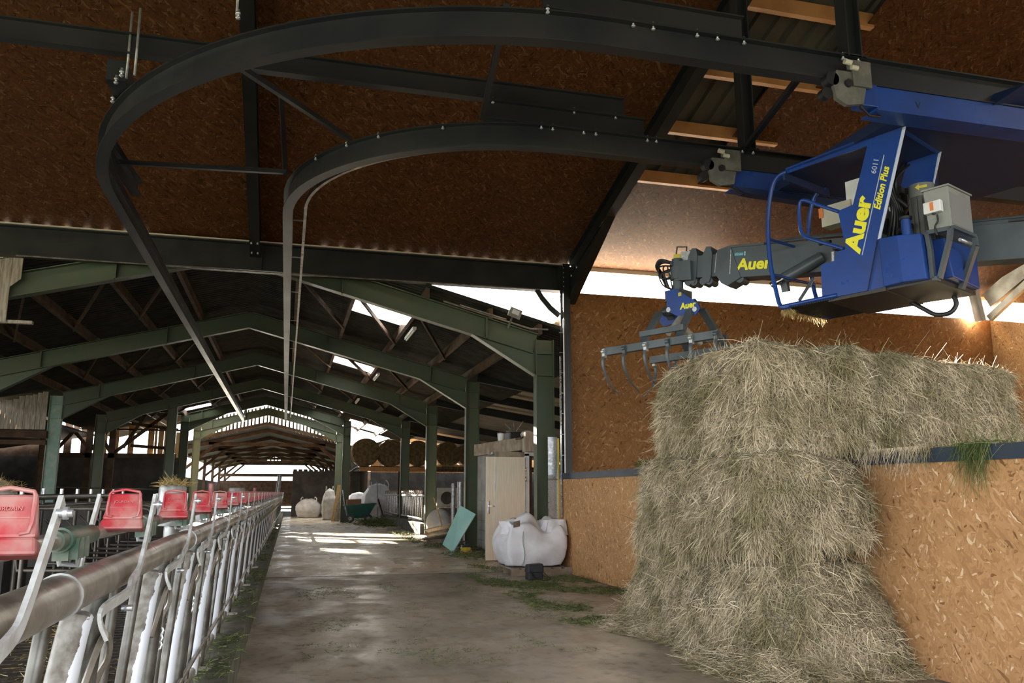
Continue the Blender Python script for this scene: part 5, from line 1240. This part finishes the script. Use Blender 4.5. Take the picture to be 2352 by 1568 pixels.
# cladding pieces on the first column
o = thing('metal_sheet', (4.83,14.85,1), 'silver metal sheet fixed upright to the first green column', 'metal sheet')
m = MB(); m.box(4.71,14.80,.85,4.90,14.815,2.42); m.build('sheet', GALV_B, o)
m = MB(); m.box(4.71,14.79,1.62,4.90,14.80,1.65); m.build('batten', GALV_D, o)
m = MB(); m.box(4.895,14.79,.5,4.93,14.83,2.4); m.build('yellow_edge', mat('yellow_foam',(.55,.45,.06),.7), o)
m = MB(); m.box(4.71,14.80,.35,4.90,14.82,.85); m.build('board', OSB_XZ, o)
# green plasterboard
o = thing('plasterboard_sheet', (4.1,20.4,0), 'pale green plasterboard sheet leaning beside the yellow tool', 'board')
a, b, c, d = at(1016,1250,Z=.0), at(1040,1268,Z=0), None, None
a = Vector((3.90,19.9,.06)); b = Vector((3.93,19.2,.0)); c = Vector((4.32,19.2,.93)); d = Vector((4.16,20.6,1.20))
p0,p1 = at(1016,1250,Y=20.3), at(1040,1268,Y=19.74); p2,p3 = at(1092,1180,Y=19.75), at(1056,1160,Y=20.3)
nn_ = (p1-p0).cross(p3-p0).normalized(); nn_ = nn_ if nn_.y > 0 else -nn_
m = MB(); m.prism([p0,p1,p2,p3], nn_*.02); m.build('sheet', PANEL, o)
m = MB(); m.prism([p1+nn_*.001,p1+nn_*.021,p2+nn_*.021,p2+nn_*.001], (nn_.cross(p2-p1)).normalized()*-.006); m.build('paper_edge', BEIGE, o)
# yellow and black tool
o = thing('yellow_tool', (4.06,19.1,0), 'small yellow and black machine standing at the foot of the green panel', 'tool')
m = MB(); m.box(3.95,18.95,.02,4.17,19.15,.16); m.build('body', mat('yellow_plastic',(.55,.40,.03),.45,col2=(.4,.28,.03),cscale=20), o, bevel=.02)
m = MB(); m.box(3.97,18.97,.15,4.15,19.14,.21); m.cyl((3.93,19.05,.10),(3.90,19.05,.10),.05,12); m.tube([(3.98,19.05,.2),(3.98,19.05,.29),(4.14,19.05,.29),(4.14,19.05,.2)],.012,8); m.build('handle', BLACK, o)
m = MB(); m.box(4.12,18.95,.04,4.19,18.97,.10); m.build('warning_label', REDP, o)
o = thing('black_sack', (4.3,19.4,0), 'dark bundle behind the green panel', 'bundle')
m = MB(); m.ball((4.22,19.65,.14),.07,.16,.14); m.build('body', BLACK, o)
# planks pile
m = MB()
o = thing('plank_pile', (4.2,24.5,0), 'rough split planks and slabs lying by the fourth column foot', 'planks')
for i in range(7):
    m = MB(); y = 24.0+i*.45; z = .06+.10*(i%3)
    m.bar((3.95+.1*i,y+.2,z),(4.9,y-1.2+.1*i,z+.30-.02*i),.22,.035,up=(rr.uniform(-.3,.3),.2,1)); m.build('plank', PALLET if i%2 else WOOD_W, o)
m = MB(); m.bar((3.85,25.8,.02),(4.35,23.3,.05),.12,.10); m.build('plank', PALLET, o)
m = MB(); m.ball((4.62,25.6,.45),.42,.6,.45,14,8); tag(m.build('grey_sack', BAGG), 'slumped grey sack behind the plank pile', 'sack')
m = MB(); m.tube([(4.55,24.6,.35),(4.28,24.7,1.25)],.018,8); tag(m.build('broom_stick', WOOD_B), 'thin wooden stick leaning against the third green column', 'stick')
m = MB(); m.tube([(4.75,20.3,.4),(4.95,20.2,.95)],.012,8); tag(m.build('broom_stick', PALLET), 'thin stick leaning on the low grey block wall', 'stick')
for x,y,h,r_,lab in ((at(1041,1150,Y=24.5).x,24.5,1.66,.06,'slim galvanised tube standing left of the thicker one beside the second column'),(at(1057,1150,Y=24.0).x,24.0,1.70,.09,'thicker galvanised tube standing beside the second green column')):
    m = MB(); m.tube([(x,y,0),(x,y,h)],r_,14); tag(m.build('steel_tube', GALV), lab, 'tube')
HXC = at(1036,1140,Y=29).x
m = MB(); m.box(HXC-.5,29,.85,HXC+.45,29.05,1.55); m.box(HXC-.45,29,0,HXC-.4,29.05,.85); m.box(HXC+.35,29,0,HXC+.4,29.05,.85); tag(m.build('hatch_board', BLOCK), 'grey feed hatch panel with a round dark opening', 'panel')
m = MB(); m.cyl((HXC-.15,28.99,1.2),(HXC-.15,28.96,1.2),.22,20); tag(m.build('round_hatch', DARKW), 'dark round opening in the grey hatch panel', 'hatch')
for z in (.5,.9):
    m = MB(); m.tube([(4.88,28.4,z),(8,28.7,z)],.03,8); tag(m.build('pen_rail', GALV_D), f"{'lower' if z<.6 else 'upper'} galvanised pen rail below the grey hatch panel", 'rail')
# galvanised panels on the right
def pen(y0, y1, lab):
    o = thing('feed_barrier', (4.55,(y0+y1)/2,.35), lab, 'feed fence', 'galvanised feed fence panels on the right')
    m = MB(); m.tube([(4.55,y0,1.28),(4.55,y1,1.28)],.045,12); m.build('top_tube', GALV, o)
    m = MB(); m.tube([(4.55,y0,.5),(4.55,y1,.5)],.035,12); m.build('lower_tube', GALV_D, o)
    m = MB(); m.tube([(4.52,y0,1.42),(4.52,y1,1.42)],.02,8); m.build('locking_bar', GALV, o)
    n = int((y1-y0)/.22)
    for i in range(n):
        y = y0+.1+i*.22; m = MB(); m.tube([(4.52,y,1.40),(4.55,y+.02,1.25),(4.6,y+(.12 if i%2 else -.1),.5)],.022,8); m.build('bar', GALV_B if i%3 else GALV_D, o)
        if i%2 == 0:
            m = MB(); m.box(4.49,y-.03,1.39,4.56,y+.05,1.47); m.build('latch', CARD, o)
pen(28.4,33.7,'nearer galvanised feed fence panel between the third and fourth right columns')
pen(35.0,39.6,'farther galvanised feed fence panel beyond the fourth right column')
m = MB(); m.box(4.42,28.1,0,4.70,40,.36); struct('trim_5', m, CURBM, 'stained curb under the galvanised panels on the right', 'curb')
m = MB(); m.bar((4.62,40.2,.02),(4.35,40.6,1.0),.45,.04,up=(1,0,.3)); tag(m.build('black_sheet', BLACK), 'black plastic sheet leaning at the end of the galvanised panels', 'sheet')
m = MB(); m.box(3.75,31.5,.0,4.25,31.9,.12); tag(m.build('feed_tray', DARKRAIL), 'small dark tray lying on the floor below the galvanised panels', 'tray')

# ------------ woven bags
def bag(name, c, rx, ry, h, label, m_, seed, loops=True, slump=.0, top=.7, mm2=None, group='woven big bags'):
    root = thing(name, c, label, 'big bag', group); c = V(c)
    bm = bmesh.new(); bmesh.ops.create_cube(bm, size=2); bmesh.ops.subdivide_edges(bm, edges=bm.edges, cuts=17, use_grid_fill=True)
    sd = Vector((seed*3.7,1.1,seed))
    for v in bm.verts:
        q = v.co.copy(); l = q.length; q = q.lerp(q/l*1.28, .34)
        x, y, z = q.x*rx, q.y*ry, (q.z+1)/2
        bulge = 1+.16*math.sin(math.pi*min(1,max(0,z)))
        if z > top: k = (z-top)/(1-top); bulge *= 1-.35*k*(1-slump)
        zz = max(0,z)*h
        zz += slump*h*.22*noise.noise(Vector((x*2.6,y*2.6,seed*1.0)))*max(0,z)**2*2
        p = Vector((x*bulge, y*bulge, zz)); d = Vector((q.x,q.y,q.z*.4)).normalized()
        p += d*(.05*noise.noise(p*3.2+sd)+.025*noise.noise(p*8+sd)+.035*abs(noise.noise(Vector((p.x*9,p.y*9,p.z*2))+sd))*max(0,z))*min(1,h)
        p.z = max(p.z,0)
        v.co = p
    me = bpy.data.meshes.new('bag_body')
    for f in bm.faces: f.smooth = True
    bm.to_mesh(me); bm.free(); me.materials.append(m_); b = bpy.data.objects.new('bag_body', me); COL.objects.link(b); b.parent = root
    if loops:
        for sx in (-1,1):
            mb = MB(); P = smooth([c+Vector((sx*rx*.72,-ry*.75,h*.83)),c+Vector((sx*rx*.78,-ry*.6,h*1.02)),c+Vector((sx*rx*.6,-ry*.3,h*1.13)),c+Vector((sx*rx*.5,-ry*.1,h*.98)),c+Vector((sx*rx*.5,0,h*.85))])
            mb.sweep([(-.025,-.004),(.025,-.004),(.025,.004),(-.025,.004)], P); mb.build('lifting_loop', m_, root)
    return root
near = bag('big_bag', (4.25,14.5,.13), .475,.48,.70, 'half full slumped white big bag on a pallet by the board partition', BAGW, 2, loops=False, slump=1.0, top=.85)
from mathutils.bvhtree import BVHTree
_b = near.children[0]; bv = BVHTree.FromPolygons([v.co.copy() for v in _b.data.vertices], [tuple(p.vertices) for p in _b.data.polygons])
_P = []
for k in range(14):
    z = .02+k*.045; h = bv.ray_cast(Vector((-.27+.02*math.sin(k*.5),-3,z)), Vector((0,1,0)))[0]
    if h: _P.append(h+Vector(near.location)+Vector((0,-.008,0)))
m = MB(); m.sweep([(-.014,-.003),(.014,-.003),(.014,.003),(-.014,.003)], _P, up=(1,0,0)); m.build('strap', mat('grey_green_strap',(.28,.33,.31),.7), near)
def cone_spout(c, h, r1, r2, tilt, m_, par, seed):
    n = 20; vs = []; c = V(c)
    for j in range(9):
        t = j/8; r = r1+(r2-r1)*t**.6
        for i in range(n):
            a = 2*math.pi*i/n; rr2 = r*(1+.18*math.sin(a*5+seed+t*2)+.1*math.sin(a*9+seed*2))
            vs.append(c+Vector((rr2*math.cos(a)+tilt[0]*t, rr2*math.sin(a)+tilt[1]*t, h*t)))
    mb = MB(); mb.add(vs, [(j*n+i,j*n+(i+1)%n,(j+1)*n+(i+1)%n,(j+1)*n+i) for j in range(8) for i in range(n)], True)
    mb.add([v+Vector((0,0,-.02)) for v in vs[-n:]], [tuple(range(n))]); return mb.build('bag_neck', m_, par)
cone_spout((3.93,14.3,.68),.22,.22,.13,(-.16,-.03),BAGW,near,1); cone_spout((4.60,14.35,.66),.26,.27,.20,(.05,-.03),BAGW,near,4); cone_spout((4.66,14.6,.6),.30,.25,.18,(-.0,.0),BAGW,near,2.3)
m = MB(); m.obox((3.88,14.0,.86),(1,.1,.2),(0,1,0),(0,0,1),.06,.006,.05); m.build('bag_label', GALV_D, near)
o = thing('pallet', (4.35,14.5,0), 'worn wooden pallet under the slumped white big bag', 'pallet')
for i in range(6):
    m = MB(); m.box(3.78+i*.19,13.95,.10,3.78+i*.19+.13,15.05,.125); m.build('deck_board', PALLET, o)
for y in (13.95,14.47,14.98):
    m = MB(); m.box(3.78,y,.0,4.86,y+.08,.10); m.build('bearer', PALLET, o)
# camera bag
o = thing('camera_bag', (3.97,13.25,0), 'small black camera bag on the floor before the white big bag', 'bag')
m = MB(); m.hexa([(3.83,13.15,0),(4.10,13.15,0),(4.10,13.35,0),(3.83,13.35,0),(3.845,13.17,.23),(4.09,13.17,.25),(4.09,13.33,.25),(3.845,13.33,.23)]); m.build('body', mat('black_nylon',(.018,.02,.026),.6), o, bevel=.03)
m = MB(); m.hexa([(3.825,13.14,.12),(4.10,13.13,.12),(4.10,13.36,.12),(3.825,13.36,.12),(3.84,13.15,.245),(4.095,13.15,.262),(4.095,13.34,.262),(3.84,13.34,.245)]); m.build('flap', MATS['black_nylon'], o, bevel=.02)
m = MB(); m.sweep([(-.014,-.002),(.014,-.002),(.014,.002),(-.014,.002)], smooth([Vector((3.85,13.2,.24)),Vector((3.88,13.14,.15)),Vector((3.93,13.10,.05)),Vector((4.02,13.06,.012)),Vector((4.15,13.1,.01)),Vector((4.22,13.2,.02)),Vector((4.14,13.3,.12)),Vector((4.10,13.28,.22))])); m.build('shoulder_strap', BLACK, o)
# far big bags
b1_ = bag('big_bag', (4.45,42.0,0), .62,.6,1.75, 'tall full white big bag behind the green cart', BAGW, 5)
m = MB(); m.sweep([(-.02,-.006),(.02,-.006),(.02,.006),(-.02,.006)], smooth([Vector((4.4,41.32,.05)),Vector((4.38,41.22,.9)),Vector((4.36,41.35,1.6)),Vector((4.34,41.5,1.9))]), up=(0,1,0)); m.build('strap', CABGREY, b1_)
m = MB(); m.obox((4.86,41.35,1.2),(1,0,0),(0,1,0),(0,0,1),.07,.01,.12); m.build('green_mark', mat('leaf_green',(.12,.2,.05),.7), b1_)
bag('big_bag', (3.62,43.2,0), .5,.5,1.35, 'white big bag standing behind the cardboard box and cart', BAGW, 6, loops=False, top=.8)
bag('big_bag', (4.05,43.9,0), .35,.4,1.05, 'small white bag squeezed between the two big bags', BAGG, 7, loops=False)
bag('big_bag', (2.2,44.0,0), .28,.45,1.5, 'greyish bag leaning on the narrow green column', BAGG, 8, loops=True)
bag('big_bag', (1.30,48.5,0), .55,.5,1.0, 'grey white bag with raised loops in front of the dark end wall', BAGG, 9, loops=True)
for i,(x,c_) in enumerate(((2.28,WOOD_B),(2.42,WOOD_W),(2.52,PALLET))):
    m = MB(); m.bar((x,41.6,.0),(x+.30,42.3,1.75-.1*i),.16,.03,up=(0,1,.3)); tag(m.build('leaning_board', c_), ['leftmost','middle','rightmost'][i]+' of three boards leaning by the narrow green column', 'board', 'boards leaning by the narrow column')
# cart
o = thing('green_cart', (3.3,40.0,0), 'dark green tub cart parked before the white big bags', 'cart')
m = MB(); m.hexa([(2.85,39.6,.22),(3.75,39.6,.22),(3.75,40.3,.22),(2.85,40.3,.22),(2.72,39.4,.78),(4.10,39.4,.86),(4.10,40.5,.86),(2.72,40.5,.78)]); m.build('tub', TEAL, o, bevel=.03)
m = MB(); 
for a,b in (((2.70,39.38,.79),(4.12,39.38,.87)),((4.12,39.38,.87),(4.12,40.52,.87)),((2.70,40.52,.79),(4.12,40.52,.87)),((2.70,39.38,.79),(2.70,40.52,.79))): m.tube([a,b],.03,8)
m.build('rim', TEAL, o)
for x in (2.95,3.78):
    m = MB(); m.cyl((x,39.45,.20),(x,39.52,.20),.20,20); w_ = m.build('wheel', BLACK, o); m = MB(); m.cyl((x,39.43,.20),(x,39.45,.20),.09,14); m.build('hub', GALV, w_)
m = MB(); m.tube([(2.75,40,.6),(2.6,40,1.5)],.02,8); m.build('handle', GALV_B, o)
o = thing('cardboard_box', (3.15,39.9,.85), 'brown cardboard box resting on the green cart', 'box')
m = MB(); m.hexa([(2.8,39.6,.82),(3.45,39.6,.84),(3.45,40.1,.84),(2.8,40.1,.82),(2.8,39.6,1.06),(3.45,39.6,1.08),(3.45,40.1,1.08),(2.8,40.1,1.06)]); m.build('carton', CARD, o)
m = MB(); m.box(2.75,42.7,0,2.8,42.75,1.9); tag(m.build('thin_post', GALV_B), 'thin bright post beside the narrow green column', 'post')
# round bales on their platform
o = thing('bale_platform', (8,40.5,2.5), 'orange timber platform edge carrying the round bales', 'platform')
m = MB(); m.box(3.3,39.2,2.36,6.6,39.35,2.58); m.build('beam', WOOD_O, o)
m = MB(); m.box(6.6,39.2,2.36,13,39.35,2.52); m.build('beam', WOOD_D, o)
m = MB(); m.box(3.3,39.2,2.56,13,43,2.6); m.build('deck', WOOD_D, o)
for x in (5.2,8.4,11.5):
    m = MB(); m.box(x-.08,39.35,0,x+.08,39.5,2.36); m.build('post', WOOD_D, o)
xs_ = [at(839,1044,Y=39.8).x, at(899,1046,Y=39.8).x, at(959,1044,Y=39.8).x, at(1027,1046,Y=39.8).x, at(1078,1046,Y=39.8).x]
for i, x in enumerate(xs_):
    rad = [.66,.64,.62,.60,.60][i]
    bo = thing('round_bale', (x,39.9,2.6), ['leftmost of the five round bales on the platform','second round bale from the left on the platform','middle one of the five round bales on the platform','fourth round bale from the left, between the second and third right columns','rightmost of the five round bales, partly behind the second right column'][i], 'round bale', 'round bales on the platform')
    mb = MB(); n = 32; vs = []; cols = [(0,0),(.0,.3),(.0,.7),(.0,.97),(.05,1.0),(.6,1.0),(1.15,1.0),(1.2,.97),(1.2,0)]
    for dy, k in cols:
        for j in range(n):
            a = 2*math.pi*j/n; r_ = rad*k*(1+.02*math.sin(3*a+i)); vs.append((x+r_*math.cos(a), 39.5+dy-.03*math.sin(k*9), 2.6+rad+r_*math.sin(a)))
    mb.add(vs, [(j*n+q,j*n+(q+1)%n,(j+1)*n+(q+1)%n,(j+1)*n+q) for j in range(len(cols)-1) for q in range(n)], True); mb.build('bale_body', BALER, bo)
    P = np.zeros((700,3)); rr_ = np.sqrt(rs.random(700))*rad; aa = rs.random(700)*6.283; P[:,0]=x+rr_*np.cos(aa); P[:,2]=2.6+rad+rr_*np.sin(aa); P[:,1]=39.48
    Dv = np.stack([-np.sin(aa),np.full(700,-.3),np.cos(aa)],1)+rs.normal(size=(700,3))*.3; vt, fc = blades(P,Dv,rs.uniform(.05,.2,700),np.full(700,.006),rs,.1); 
    q_ = np_mesh('bale_straw', vt-np.array(bo.location), fc, BALER, bo); q_['kind'] = 'stuff'
P = np.stack([rs.uniform(6.4,9.5,900), rs.uniform(39.2,39.5,900), np.full(900,2.62)+rs.random(900)*.08],1)
Dv = rs.normal(size=(900,3)); Dv[:,2]-=.4; vt, fc = blades(P,Dv,rs.uniform(.1,.3,900),np.full(900,.007),rs,.2)
tag(np_mesh('loose_straw', vt, fc, STRAWY), 'loose straw hanging over the platform edge below the round bales', 'straw', None, 'stuff')
